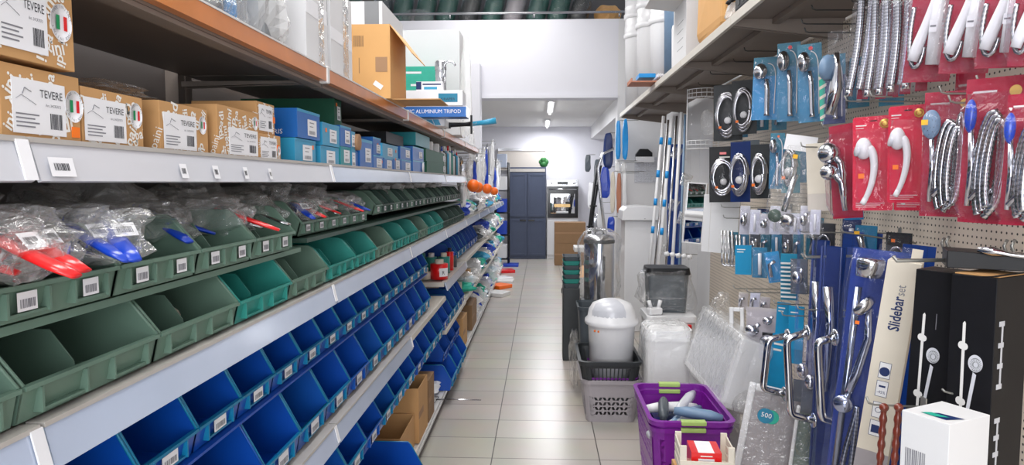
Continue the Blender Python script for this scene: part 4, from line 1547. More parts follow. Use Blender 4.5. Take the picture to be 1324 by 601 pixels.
# ---- hose and head packs
def hose_pack(label, bx, by, tx, ty, w_, X, turn=20, head='head_blue', loops=3, grp='hose and hand shower packs right of the red ones', white=False):
    t, w, h = hung('shower_set_pack', label, 'shower set pack', bx, by, tx, ty, w_, X, turn, grp)
    m = MB('crimson_card' if not white else 'red_card').box(-w / 2, w / 2, 0, .0015, 0, h)
    m.mat('white_ink').dash(-w * .38, h * .90, h * .022, -.0006, w=w * .4)
    m.mat('gold').at((w * .32, -.0008, h * .90), rx=R(90)).lathe([(.0001, 0), (w * .10, 0)], 16)
    m.at().build('backing_card', t)
    for q in range(loops):
        m = MB('steel')
        cx, rx_, rz_ = w * (.02 + .11 * q), w * (.19 - .03 * q), h * (.36 - .03 * q)
        pts = [(cx + rx_ * math.cos(a) + .04 * w * math.sin(a), -.018 - .016 * q, h * .40 + rz_ * math.sin(a)) for a in [R(-80 + k * 11) for k in range(31)]]
        ribbed(m, pts, w * .075, .0046, 8)
        m.build('hose', t)
    if head:
        m = MB('white_plastic' if white else head)
        m.ball((-w * .30, -.026, h * .74), (w * (.20 if head == 'head_blue' else .10), .012, h * .115), 16)
        hd = m.build('shower_head', t)
        m = MB('slate_plastic')
        for q in range(18):
            a = q * 2.4
            rr = .17 * math.sqrt(q / 18)
            m.ball((-w * .30 + w * rr * math.cos(a), -.037, h * .74 + h * .55 * rr * math.sin(a)), w * .011, 5)
        m.build('nozzles', hd)
        m = MB('chrome').tube([(-w * .28, -.024, h * .66), (-w * .24, -.022, h * .4), (-w * .27, -.02, h * .12)], [w * .05, w * .06, w * .055], 10)
        m.build('handle', t)
    for q in range(2):
        m = MB('chrome').at((-w * .08 + q * w * .16, -.03, h * (.22 - .05 * q)), ry=R(35)).lathe([(.0001, -.022), (w * .07, -.022), (w * .06, .01), (w * .075, .012), (w * .075, .03), (.0001, .03)], 12)
        m.at().build('nut', t)
    shell(t, w, h, .062, .02, .90, wx=.47)
    return t


a_ = hose_pack('pack with a blue-grey shower head and yellow sticker, right of the red pair', 1219, 280, 1228, 118, 52, 1.10, 10)
sticker(a_, -.045, .255, .008, 'yellow_sticker', -.052)
hose_pack('pack with a bent metal hose and deep blue head, second right of the red pair', 1275, 289, 1292, 100, 62, 1.06, 24, 'blue')
hose_pack('clear pack with a metal hose cut off by the picture edge', 1326, 292, 1342, 120, 56, 1.02, 24, 'blue')
hose_pack('crimson pack wedged behind the blue-grey shower head pack', 1243, 276, 1262, 92, 30, 1.16, 40)
for i, (px, py) in enumerate(((1214, 121), (1262, 108), (1226, 133))):
    hook(f'wire hook holding the {("first", "second", "rear")[i]} pack with a metal hose', px, py, 1.06)


def coil_row(label, bx, by, tx, ty, w_, X, turn):
    t, w, h = hung('hose_pack', label, 'hose pack', bx, by, tx, ty, w_, X, turn, 'narrow metal hose packs in the top row')
    MB('crimson_card').box(w * .05, w / 2, 0, .0015, 0, h).build('backing_card', t)
    m = MB('steel')
    for q in (-1, 1):
        pts = [(w * (.20 * q + .10 * math.sin(k / 9 * PI)), -.02, h * (.08 + .84 * k / 9)) for k in range(10)]
        if q > 0:
            pts = pts[::-1]
            full = full + [(w * .20, -.02, h * .97)] * 0 + pts
        else:
            full = pts + arc((0, -.02, h * .93), w * .2, PI, 0, 5)
    ribbed(m, full, w * .17, .0046, 9)
    m.build('hose', t)
    MB('chrome').at((-w * .2, -.02, h * .02)).lathe([(.0001, 0), (w * .15, 0), (w * .13, h * .07), (.0001, h * .07)], 12).build('nut', t)
    shell(t, w, h, .045, .01, .98, wx=.49)
    return t


for i, (b, tp, yb, w_) in enumerate(((1106, 1131, 128, 27), (1130, 1146, 128, 25), (1146, 1161, 126, 25), (1161, 1175, 122, 26), (1181, 1196, 118, 28))):
    coil_row(f'narrow metal hose pack in the top row, {ORD[i]} from the grey shower head', b, yb, tp, -14, w_, 1.14 - .01 * i, 22)


def white_handle_pack(label, bx, by, tx, ty, w_, X, turn):
    t, w, h = hung('hand_shower_pack', label, 'hand shower pack', bx, by, tx, ty, w_, X, turn, 'crimson packs with white handles in the top row')
    MB('crimson_card').box(-w / 2, w / 2, 0, .0015, 0, h).build('backing_card', t)
    m = MB('white_plastic')
    m.tube([(w * .20, -.03, h * .16), (w * .21, -.034, h * .5), (w * .20, -.03, h * .98)], [w * .16, w * .17, w * .16], 14)
    m.build('handle', t)
    m = MB('white_plastic').at((-w * .24, -.035, h * .20), ry=R(14)).lathe([(w * .03, -.0), (w * .11, 0), (w * .115, .02), (w * .13, .025), (w * .12, .06), (w * .10, .10), (w * .085, .22)], 14)
    m.at().build('nozzle', t)
    m = MB('steel')
    ribbed(m, bez((-w * .38, -.02, h * .75), (-w * .48, -.02, h * .1), (-w * .1, -.02, -h * .02), (-w * .06, -.02, h * .35), 14), w * .06, .005, 7)
    m.build('hose', t)
    m = MB('paper').quad(w * .12, w * .28, h * .46, h * .58, -.066)
    m.mat('ink_grey').dash(w * .14, h * .51, h * .03, -.0664, w=w * .12)
    m.build('label', t)
    shell(t, w, h, .068, .01, .98, wx=.48)
    return t


for i, (b, tp, yb, w_) in enumerate(((1196, 1217, 106, 50), (1244, 1268, 95, 52), (1293, 1316, 88, 54), (1334, 1352, 84, 50))):
    white_handle_pack(f'top row pack with a thick white handle, {ORD[i]} right of the hose packs', b, yb, tp, -22, w_, 1.08 - .015 * i, 18)


# ---- aqua / teal cards with chrome handsets
def aqua_pack(label, bx, by, tx, ty, w_, X, mat, turn=10, dot='red', dark=False):
    t, w, h = hung('chrome_shower_pack', label, 'hand shower pack', bx, by, tx, ty, w_, X, turn, 'blue card packs with chrome hand showers')
    m = MB(mat).box(-w / 2, w / 2, 0, .0015, 0, h * .70)
    m.mat('teal_card').box(-w / 2, w / 2, 0, .0015, h * .70, h)
    if dot:
        m.mat(dot).at((w * .05, -.0004, h * .94), rx=R(90)).lathe([(.0001, 0), (w * .09, 0)], 14)
        m.at()
    m.mat('white_ink').dash(-w * .35, h * .84, h * .03, -.0006, w * .3)
    m.build('backing_card', t)
    m = MB('chrome')
    m.tube([(w * .05, -.025, h * .64), (w * .10, -.025, h * .45), (w * .12, -.025, h * .10), (w * .12, -.025, h * .06)], [w * .09, w * .11, w * .10, w * .13], 12)
    hd = m.build('handle', t)
    m = MB('chrome' if not dark else 'chrome_dark').ball((-w * .18, -.03, h * .76), (w * .27, .03, h * .13), 16)
    m.build('shower_head', t)
    m = MB('white_ink').tube(bez((w * .05, -.002, h * .90), (w * .50, -.002, h * .88), (w * .32, -.002, h * .6), (w * .36, -.002, h * .10), 14), .0022, 5)
    m.build('printed_outline', t)
    shell(t, w, h, .055, .02, .93, wx=.47)
    return t


aqua_pack('bright blue pack with a chrome hand shower, leftmost of the three in the upper row', 988, 155, 992, 74, 31, 1.14, 'cyan_card', dot=None)
aqua_pack('blue pack with a red dot, middle of the three in the upper row', 1019, 157, 1020, 55, 27, 1.15, 'aqua', dark=True)
aqua_pack('blue pack with a red dot, rightmost of the three in the upper row', 1048, 158, 1046, 56, 28, 1.15, 'aqua', dark=True)
aqua_pack('dark blue pack tucked behind the rightmost upper blue pack', 1078, 160, 1078, 70, 26, 1.20, 'navy_card', dot=None, dark=True)
t, w, h = hung('striped_card', 'narrow card with green and white diagonal stripes under the grey shower head', 'card', 1066, 156, 1064, 88, 10, 1.17, 0)
m = MB('mint').box(-w / 2, w / 2, 0, .0015, 0, h)
m.mat('cream')
for q in range(5):
    m.prism([(-w / 2, h * (.02 + .19 * q)), (w / 2, h * (.10 + .19 * q)), (w / 2, h * (.16 + .19 * q)), (-w / 2, h * (.08 + .19 * q))], -.0008, -.0002, 'y')
m.build('body', t)
t, w, h = hung('chrome_hand_shower', 'loose chrome hand shower with a round grey spray plate, hanging from the black hook', 'hand shower', 1080, 148, 1082, 48, 26, 1.12, 10)
m = MB('chrome').tube([(-.02, 0, 0), (0, 0, h * .35), (w * .02, 0, h * .62), (0, 0, h * .80)], [w * .20, w * .30, w * .18, w * .12], 14)
m.build('handle', t)
m = MB('head_blue').at((-w * .42, 0, h * .62), ry=R(-82), rz=R(-15)).lathe([(.0001, .012), (w * .50, .012), (w * .62, 0), (w * .5, -.02), (.0001, -.03)], 24)
m.at().build('spray_plate', t)
m = MB('blister').box(-w * .45, w * .45, .02, .0215, -.004, h * 1.1)
m.build('blister', t)
sticker(t, -w * .62, h * .62, .006, 'orange_sticker', -.02)
for i, (px, py, X, mt) in enumerate(((1049, 13, 1.10, 'wire_dark'), (1036, 31, 1.08, 'wire_dark'), (1040, 42, 1.10, 'wire_dark'), (1100, 3, 1.15, 'wire_dark'), (962, 66, 1.15, 'wire_dark'), (948, 80, 1.18, 'wire_dark'), (903, 110, 1.15, 'wire_dark'), (918, 96, 1.15, 'wire_dark'))):
    hook(f'{mt == "wire_dark" and "black" or "grey"} wire prong sticking out just under the high right shelf, {ORD[i]} of the dark ones', px, py, X, mat=mt)


# ---- coiled hose packs
def coil_pack(label, cx, cy, rx_, rz_, X, back='box_black', w=None, h=None, turn=0, grp='coiled flexible hose packs', strands=4, disc=True, logo=False, loop='steel'):
    wp, hp = w or rx_ * 2.5, h or rz_ * 2.6
    t, W, H = hung('coiled_hose_pack', label, 'hose pack', cx, cy + hp * .45, cx, cy - hp * .55, wp, X, turn, grp)
    s = PX(cx, cy, X).y / FPX
    a, b = rx_ * s, rz_ * s
    c = H * .45
    m = MB(back).box(-W / 2, W / 2, .001, .0025, 0, H)
    if logo:
        m.mat('red').box(-W * .1, W * .15, 0, .001, H * .86, H * .90)
        m.mat('white_ink').dash(-W * .12, H * .80, H * .035, .0004, W * .4)
    m.build('backing_card', t)
    m = MB(loop)
    pts = []
    for k in range(strands * 22 + 1):
        q = 2 * PI * k / 22
        rr = 1 - .26 * (k / (strands * 22)) - .03 * math.sin(k * .7)
        pts.append((a * rr * math.cos(q), -.008 - .034 * (k / (strands * 22)) , c + b * rr * math.sin(q)))
    m.tube(pts, .0085, 8)
    m.build('hose', t)
    if disc:
        m = MB('shelf_white').at((a * .1, -.03, c - b * .25), rx=R(90)).lathe([(.0001, .012), (.018, .012), (.022, 0), (.0001, 0)], 16)
        m.at().build('fitting', t)
    sticker(t, -a * .5, c + b * .45 - b, .008, 'orange_sticker', -.05)
    m = MB('blister')
    m.at((0, -.052, c), rx=R(90)).lathe([(.0001, .003), (max(a, b) * .8, .002), (max(a, b) * .98, -.02)], 20)
    m.T = Matrix.Identity(4)
    m.v = [(x * a / max(a, b) * 1.1, y, c + (z - c) * b / max(a, b) * 1.1) for x, y, z in m.v]
    m.build('blister', t)
    return t


coil_pack('big coil of flexible hose hanging lowest left in the upper row', 941, 149, 14, 28, 1.16, 'dark_plastic', turn=15)
coil_pack('coil of flexible hose behind the big upper coil', 962, 142, 12, 27, 1.22, 'dark_plastic', turn=15)
coil_pack('square black card with a steel hose coil, leftmost of the middle row', 934, 229, 14, 23, 1.14, 'box_black', w=32, h=72, logo=True, turn=0)
coil_pack('clear pack of grey hose coil, second in the middle row', 957, 226, 11, 26, 1.12, 'navy_card', w=24, h=78, turn=20)
coil_pack('narrow hose coil pack with a red price square, third in the middle row', 983, 225, 9, 25, 1.13, 'dark_plastic', w=24, h=70, turn=20)
coil_pack('dark hose coil pack left of the poly bag in the middle row', 1022, 216, 8, 24, 1.20, 'teal_card', w=22, h=74, turn=20)
aqua_pack('teal pack with a chrome valve window in the middle row', 1003, 244, 1006, 172, 17, 1.14, 'aqua', dot='orange')
coil_pack('small hose coil at the back of the middle row beside the teal pack', 971, 214, 8, 20, 1.22, 'slate_plastic', w=20, h=60, turn=10)


def wire_shelf():
    p = PX(908, 207, 1.22)
    t = thing('wire_corner_rack', 'white wire corner rack with two curved baskets, left of the upper hose coils', 'wire rack', p, R(-20))
    s = p.y / FPX
    for z in (14, 78):
        z *= s
        m = MB('white_plastic')
        for q in range(3):
            m.tube(arc((0, 0, z + q * 5 * s), 20 * s, PI, 2 * PI, 14, 'xy'), .0028, 6)
        for q in range(11):
            a = PI + PI * q / 10
            m.tube([(0, 0, z), (20 * s * math.cos(a), 20 * s * math.sin(a), z), (20 * s * math.cos(a), 20 * s * math.sin(a), z + 10 * s)], .0018, 5)
        m.build('basket', t)
    for x in (-20, 20):
        MB('white_plastic').tube([(x * s, 0, 0), (x * s, 0, 90 * s)], .0035, 6).build('post', t)


wire_shelf()
bag('round clear blister with a pale fitting hanging left of the upper coils', PX(915, 176, 1.20), (.05, .03, .095), 401, 'clear_film', 'hanging_pack', .12, None, R(-20), 'pack')


# ---- poly bag with header card, kraft box, chrome heads
t, w, h = hung('poly_bag', 'long clear poly bag with a white header card, shower head inside', 'bag', 1012, 298, 1040, 176, 44, 1.08, 12)
MB('paper').box(-w * .42, w * .42, -.001, .001, h * .84, h * 1.0).build('header_card', t)
m = MB('clear_film')
crumple(m, (0, 0, h * .44), (w * .52, .035, h * .45), 411, .2, 18, 18, .2, 3.5)
m.build('bag', t)
MB('chrome').tube([(w * .05, 0, h * .60), (-w * .05, 0, h * .35), (-w * .08, 0, h * .2)], [.010, .013, .012], 10).build('handle', t)
MB('bin_dark').ball((-w * .28, -.01, h * .14), (.030, .018, .030), 12).build('shower_head', t)
MB('steel').ball((w * .12, -.01, h * .12), (.035, .025, .030), 10).build('fittings', t)
sticker(t, -w * .02, h * .78, .010, 'yellow_sticker', -.04)
t, w, h = hung('beige_box', 'slim beige box hanging behind the chrome heads', 'box', 1059, 273, 1056, 185, 26, 1.14, 5)
m = MB('cream').box(-w / 2, w / 2, 0, .05, h * .26, h)
m.mat('beige_box').box(-w / 2, w / 2, 0, .05, 0, h * .26)
m.build('body', t, .001)


def chrome_head_pack(label, bx, by, tx, ty, w_, X, turn, n=2, col='crimson_card'):
    t, w, h = hung('shower_head_pack', label, 'shower head pack', bx, by, tx, ty, w_, X, turn, 'edge-on packs with chrome heads')
    MB(col).box(-w / 2, w / 2, .0, .0015, 0, h).build('backing_card', t)
    for q in range(n):
        zz = h * (.70 - .20 * q)
        m = MB('chrome').ball((-w * (.25 + .0 * q), -.045, zz), (.040 - .008 * q, .036, .038 - .008 * q), 16)
        m.tube([(-w * .15, -.045, zz), (w * .1, -.04, zz - h * .12), (w * .12, -.03, zz - h * .42)], [.014, .012, .010], 10)
        m.build('shower_head', t)
    shell(t, w, h, .06, .02, .92, wx=.47)
    return t


chrome_head_pack('crimson pack with two chrome domed heads, beside the slim beige box', 1096, 282, 1078, 160, 34, 1.10, 35)
chrome_head_pack('blue pack with a dark chrome head, just left of the red pair', 1104, 284, 1098, 180, 22, 1.16, 20, 1, 'cyan_card')
hook('wire hook over the poly bag', 1035, 190, 1.06)
hook('wire hook over the chrome domed heads', 1062, 165, 1.08)
hook('wire hook over the coiled hose packs', 925, 182, 1.10)

# ---- small teal packs row
def small_pack(label, bx, by, tx, ty, w_, X, mat, prod=None, turn=10, cat='pack', name='hanging_pack', grp='small blue packs in the lower row', rows=None):
    t, w, h = hung(name, label, cat, bx, by, tx, ty, w_, X, turn, grp)
    m = MB(mat).box(-w / 2, w / 2, 0, .010, 0, h)
    if rows:
        text_rows(m, -w * .38, h * .84, h * .05, rows, w * .5, y=-.0006)
    m.build('backing_card', t, .001)
    if prod == 'bar':
        MB('white_plastic').tube([(w * .05, -.015, h * .12), (w * .05, -.015, h * .82)], w * .12, 10).build('product', t)
    elif prod == 'bars':
        for q in range(9):
            MB('shelf_white').box(-w * .46, w * .44, -.012, -.004, h * (.06 + .09 * q), h * (.095 + .09 * q)).build('slat', t)
    elif prod == 'mixer':
        MB('chrome').ball((0, -.03, h * .5), (w * .35, .025, h * .2), 12).build('product', t)
        MB('chrome').tube([(0, -.03, h * .5), (w * .3, -.04, h * .75)], .007, 8).build('lever', t)
    elif prod == 'valve':
        MB('chrome').tube([(-w * .2, -.02, h * .2), (-w * .2, -.02, h * .6), (w * .2, -.02, h * .7)], .009, 8).build('product', t)
    if prod and prod != 'bars':
        shell(t, w, h, .045, .04, .90, wx=.45)
    return t


small_pack('plain bright blue box in the lower row, beside the chrome U-shaped pipes', 961, 355, 961, 317, 20, 1.10, 'cyan_card', rows=('Cleaner', 'set'))
small_pack('aqua pack with a white bar, right of the plain bright blue box', 982, 359, 982, 320, 18, 1.10, 'aqua', 'bar')
small_pack('tapering aqua pack hanging askew in the lower row', 1004, 365, 996, 326, 18, 1.10, 'cyan_card', 'valve')
small_pack('aqua card with a stack of white slats', 1020, 388, 1020, 328, 20, 1.10, 'aqua', 'bars')
small_pack('pack with a chrome mixer, right of the white slats', 1033, 380, 1033, 335, 20, 1.08, 'slate_plastic', 'mixer')
for i in range(7):
    px = 948 + i * 14
    small_pack(f'small teal pack at the back of the lower row, {ORD[i]} from the chrome trap', px, 330 + i * 1.5, px, 300, 12, 1.22, ('teal_card', 'aqua', 'slate_plastic')[i % 3], ('valve', 'bar', 'mixer')[i % 3], grp='small packs at the back of the lower row')
t, w, h = hung('chrome_trap', 'bundle of chrome U-shaped pipes left of the plain bright blue box', 'pipe', 945, 352, 945, 298, 26, 1.12)
for q in range(4):
    m = MB('steel').tube([(-w * (.42 - .16 * q), -.01 * q, h), (-w * (.42 - .16 * q), -.01 * q, h * .3)] + arc((-w * (.42 - .16 * q) + .022, -.01 * q, h * .25), .022, PI, 2 * PI, 6) + [(-w * (.42 - .16 * q) + .044, -.01 * q, h * .9)], .006, 8)
    m.build('pipe', t)
for i in range(8):
    px = 962 + i * 13
    small_pack(f'white bagged fitting in the row under the hose coils, {ORD[i]} from the mirror cabinets', px, 303, px + 2, 266 + (i % 3) * 5, 12, 1.12, 'white_plastic' if i % 2 else 'shelf_white', ('mixer', 'bar')[i % 2], grp='white fittings under the hose coils', name='fitting_pack')
bag('clear bag of small fittings hanging under the slim beige box', PX(1050, 308, 1.12), (.035, .03, .05), 421, 'clear_film', 'fittings_bag', .3, None, 0, 'bag')
for i, (px, py) in enumerate(((1032, 300), (935, 282), (932, 268), (948, 373), (1000, 393))):
    hook(f'wire hook in the lower rows right of the mirror cabinets, {("upper", "lower left", "top left", "bottom left", "bottom right")[i]} one', px, py, 1.08)

# ---- mirror cabinets
def hollow_frame(m, w, h, b, d, y=0):
    m.box(-w / 2, -w / 2 + b, y, y + d, 0, h).box(w / 2 - b, w / 2, y, y + d, 0, h)
    m.box(-w / 2 + b, w / 2 - b, y, y + d, 0, b).box(-w / 2 + b, w / 2 - b, y, y + d, h - b, h)
    return m


t, w, h = hung('mirror_cabinet', 'white framed mirror cabinet with an inner shelf, hanging askew', 'mirror cabinet', 894, 315, 902, 236, 25, 1.14, 10)
hollow_frame(MB('white_plastic'), w, h, .010, .05).build('frame', t, .002)
MB('mirror').box(-w / 2 + .010, w / 2 - .010, .012, .015, .010, h - .010).build('mirror', t)
m = MB('white_plastic').box(-w / 2 + .010, w / 2 - .010, -.004, .010, h * .38, h * .42)
m.grid(lambda u, v: (-w * .46 + w * .92 * u, .004 - .02 * math.sin(PI * v), h * (.42 + .12 * v)), 6, 6)
m.build('shelf', t)
t, w, h = hung('hanging_panel_box', 'plain white flat box next to the mirror cabinet', 'box', 929, 327, 934, 252, 44, 1.16, 15)
MB('white_plastic').box(-w / 2, w / 2, 0, .035, 0, h).build('body', t, .002)
MB('shelf_white').box(-w * .30, -w * .28, -.001, -.0003, 0, h).build('seam', t)

# ---- curtain rods and glass strips standing in the corner
for i, (tx, ty, bx, m1, nm) in enumerate(((858, 150, 841, 'white_plastic', 'white rod with blue bands'), (864, 155, 848, 'steel', 'thin steel rod'), (869, 150, 853, 'white_plastic', 'white rod with blue wrapping'), (875, 150, 862, 'steel', 'steel rod beside the blue sheet'),
                                         (881, 145, 870, 'white_plastic', 'pale plastic rod'), (886, 148, 879, 'head_blue', 'greenish glass strip'))):
    X = 1.24 + .015 * i
    Y = 6.15 - .06 * i
    T = PY(tx, ty, Y)
    B = PY(bx, 330, Y)
    k = (B.z - .01) / (T.z - B.z)
    B2_ = B + (B - T) * k
    t = thing('curtain_rod', f'{nm} leaning in the corner behind the pedal bin', 'rod', B2_, 0, 'rods leaning in the corner')
    v = T - B2_
    MB(m1).tube([(0, 0, 0), tuple(v)], .014 if i % 2 == 0 else .010, 10).build('pole', t)
    if i in (0, 2):
        for q in (.50, .62, .74, .88):
            MB('sky_blue').tube([tuple(v * q), tuple(v * (q + .03))], .0165, 10).build('band', t)
tag(MB('tile_blue').box(-.07, .07, 0, .008, 0, 1.85).build('blue_sheet', None, .002, loc=(PY(872, 300, 6.35).x, 6.35, .001)), 'tall blue sheet standing behind the curtain rods', 'sheet')
for i in range(2):
    tag(MB('glass').box(-.05, .05, 0, .006, 0, 2.1 - .2 * i).build('glass_strip', None, loc=(PY(884 + 8 * i, 300, 6.1).x, 6.1 - .1 * i, .001)), f'{("wider", "shorter")[i]} greenish glass strip standing right of the rods', 'strip', 'glass strips right of the rods')
for i, (px, py) in enumerate(((868, 272), (880, 290), (858, 330), (872, 205), (884, 240))):
    p = PX(px, py, 1.16)
    m = MB('clear_film').at((0, 0, 0), ry=R(20)).lathe([(.0001, 0), (.035, 0), (.045, .10), (.047, .10), (.037, -.002)], 12)
    tag(m.build('hanging_cup', None, loc=p), f'clear plastic cup hanging before the curtain rods, {ORD[i]} of five', 'cup', 'clear cups before the rods')
t, w, h = hung('hanging_knob_set', 'row of five white knobs on a hook below the mirror cabinet', 'knob set', 877, 338, 877, 318, 34, 1.12)
for q in range(5):
    MB('white_plastic').at((-w * .42 + w * .21 * q, -.02 + .01 * (q % 2), h * .5 - .006 * q), ry=R(75)).lathe([(.0001, -.02), (.018, -.02), (.020, .015), (.0001, .02)], 12).build('knob', t)
MB('wire_grey').tube([(-w * .5, 0, h * .5), (w * .7, .02, h * .45)], .003, 6).build('hook', t)

# ---- lower group: white handle, chrome mixers, aqua packs, grab bars
t, w, h = hung('white_grip', 'white rectangular plastic grip ring hanging left of the chrome mixers', 'grip', 953, 441, 952, 398, 18, 1.02, 10)
hollow_frame(MB('white_plastic'), w, h, w * .27, .022).build('ring', t, .004)
t, w, h = hung('pipe_plug', 'thick white round cap right under the white grip ring', 'knob', 954, 458, 954, 437, 22, 1.0, 0)
m = MB('white_plastic').at((0, 0, h / 2), rx=R(80), rz=R(30)).lathe([(.0001, .045), (h * .42, .045), (h * .5, .035), (h * .5, -.05), (.0001, -.05)], 20)
m.at().build('body', t)
t, w, h = hung('mixer_pack', 'grey card with chrome bath mixers behind clear blister', 'mixer tap pack', 985, 472, 986, 398, 40, 1.08, 10)
MB('beige_box').box(-w / 2, w / 2, 0, .002, 0, h).build('backing_card', t)
for q, (x, z, r) in enumerate(((-.28, .62, .028), (.18, .80, .020), (.20, .45, .032), (-.15, .25, .024))):
    m = MB('chrome').ball((x * w, -.03, z * h), (r * 1.2, r, r), 14)
    m.tube([(x * w, -.03, z * h), (x * w + r * 1.3, -.04, z * h + r * 1.2)], r * .35, 8)
    m.build('mixer', t)
MB('oven_black').box(.0, w * .42, -.003, -.001, h * .30, h * .58).build('window', t)
sticker(t, -w * .1, h * .30, .006, 'yellow_sticker', -.006)
shell(t, w, h, .06, .04, .95, wx=.46)
for i, (bx, by, tx, ty, w_, nm) in enumerate(((1002, 520, 1013, 432, 24, 'largest, behind the first grab bar'), (1010, 440, 1014, 391, 16, 'upper left one'), (1028, 452, 1030, 396, 18, 'with a white slip tucked in its top'), (1026, 470, 1028, 420, 20, 'with an orange wave mark'),
                                          (1052, 430, 1053, 404, 12, 'small one right of the vertical clear strip'))):
    small_pack(f'bright blue pack of the grab bar hooks, {nm}', bx, by, tx, ty, w_, 1.12 + .02 * (i % 2), 'cyan_card', None, 12, rows=('nebi', 'set'), grp='bright blue packs by the grab bars')


def grab_bar(label, pts, X, r=.0135):
    Y = PX(pts[0][0], pts[0][1], X).y
    P_ = [PY(a, b, Y) for a, b in pts]
    base = P_[-2]
    t = thing('grab_bar', label, 'grab bar', base, 0, 'chrome grab bars')
    q = [tuple(p - base) for p in P_]
    path = [q[0]]
    # round the two corners
    for i in (1, 2):
        a, b, c = Vector(q[i - 1]), Vector(q[i]), Vector(q[i + 1])
        k = .06
        s0 = b + (a - b).normalized() * min(k, (a - b).length * .45)
        s1 = b + (c - b).normalized() * min(k, (c - b).length * .45)
        path += bez(s0, b, b, s1, 6)
    path.append(q[3])
    MB('chrome').tube(path, r, 12).build('bar', t)
    for e in (0, 3):
        m = MB('chrome').at(q[e], ry=R(90)).lathe([(.0001, 0), (.028, 0), (.030, .006), (.012, .012)], 16)
        m.at().build('flange', t)
    return t


grab_bar('chrome grab bar, left one, in front of the largest bright blue pack', [(1017, 434), (993, 439), (986, 503), (1013, 509)], 1.0)
grab_bar('longer chrome grab bar, middle one, before the clear mixer pack', [(1042, 430), (1017, 438), (1022, 536), (1050, 543)], .98)
grab_bar('chrome grab bar mostly hidden, next to the navy blister', [(1078, 436), (1057, 442), (1062, 540), (1082, 546)], 1.0)
for i, (bx, by, tx, ty) in enumerate(((1038, 520, 1040, 425), (1048, 535, 1050, 440))):
    t, w, h = hung('clear_mixer_pack', f'clear blister with a chrome fitting between the grab bars, {("upper", "lower")[i]} one', 'pack', bx, by, tx, ty, 24, 1.04, 10, 'clear blisters between the grab bars')
    MB('slate_plastic').box(-w / 2, w / 2, .0, .002, 0, h * .30).build('backing_card', t)
    MB('chrome').ball((0, -.02, h * .45), (.022, .02, .03), 12).build('fitting', t)
    shell(t, w, h, .05, .03, .95)
tag(MB('blister_blue').box(-.006, .006, 0, .004, 0, .40).build('hanging_strip', None, loc=PX(1030, 425, 1.02)), 'vertical clear plastic strip with a shiny edge above the grab bars', 'strip')
for i, (px, py) in enumerate(((965, 378), (1010, 408), (1030, 400), (952, 466))):
    hook(f'thin wire hook near the grab bars, {("highest", "second", "over the blue packs", "beside the white knob")[i]}', px, py, 1.0)
for i, (px, py, c) in enumerate(((960, 392, 'cream'), (975, 392, 'paper'), (988, 398, 'beige_box'))):
    small_pack(f'small {c.replace("_box", "").replace("paper", "white")} card pack above the chrome mixers, {ORD[i]}', px, py + 8, px + 2, py - 14, 12, 1.14, c, 'valve', grp='small card packs above the chrome mixers', name='card_pack')
# ================================================================ long shower sets and black boxes at the lower right
def long_pack(name, label, cat, bx, by, tx, ty, w_, X, turn, mat, d=.0, grp=None):
    t, w, h = hung(name, label, cat, bx, by, tx, ty, w_, X, turn, grp)
    return t, w, h


# blue-backed blister with slide bar and hand shower
t, w, h = long_pack('slide_bar_pack', 'clear blister with a chrome slide bar, hand shower and hose on a blue card', 'slide bar pack', 1088, 660, 1135, 322, 62, 1.0, 10, 'tile_blue')
MB('tile_blue').box(-w * .42, w * .70, .030, .033, 0, h).build('backing_card', t)
MB('chrome_dark').tube([(-w * .22, -.01, .02), (-w * .20, -.01, h * .86)], .011, 12).build('rail', t)
m = MB('chrome').tube([(-w * .18, -.02, h * .42), (-w * .02, -.03, h * .55), (w * .10, -.03, h * .68), (w * .04, -.03, h * .80)], [.012, .014, .012, .010], 12)
m.build('handle', t)
m = MB('chrome').at((-w * .05, -.04, h * .80), ry=R(-55)).lathe([(.0001, .012), (.034, .012), (.040, .0), (.034, -.016), (.0001, -.024)], 20)
m.at().build('shower_head', t)
m = MB('chrome').at((-w * .02, -.02, h * .94)).lathe([(.0001, -.03), (.042, -.03), (.044, .02), (.040, .028), (.0001, .028)], 20)
m.at().build('soap_dish', t)
m = MB('chrome').at((-w * .20, -.012, h * .42), rx=R(90)).lathe([(.0001, .03), (.024, .03), (.030, .02), (.030, -.01), (.0001, -.012)], 18)
m.at().build('slider', t)
m = MB('steel')
ribbed(m, bez((-w * .05, -.02, .02), (-w * .14, -.02, h * .25), (w * .02, -.02, h * .30), (w * .05, -.02, h * .42), 16), .010, .006, 8)
ribbed(m, bez((w * .12, -.02, .02), (w * .06, -.02, h * .2), (w * .10, -.02, h * .3), (w * .05, -.02, h * .42), 16), .010, .006, 8)
m.build('hose', t)
m = MB('blister_blue')
m.box(-w * .5, w * .5, .0, .001, 0, h)
def _sh(u, v):
    x = (u - .5) * 2
    wd_ = .38 + .10 * math.exp(-((v - .42) / .05) ** 2) + .08 * math.exp(-((v - .85) / .12) ** 2)
    return (x * w * wd_, -.002 - .055 * min(1, (1 - abs(x)) * 4) ** .5 * (1 if 0 < v < 1 else 0), h * v)
m.grid(_sh, 12, 30)
m.build('blister', t)
sticker(t, -w * .1, h * .74, .006, 'orange_sticker', -.06)

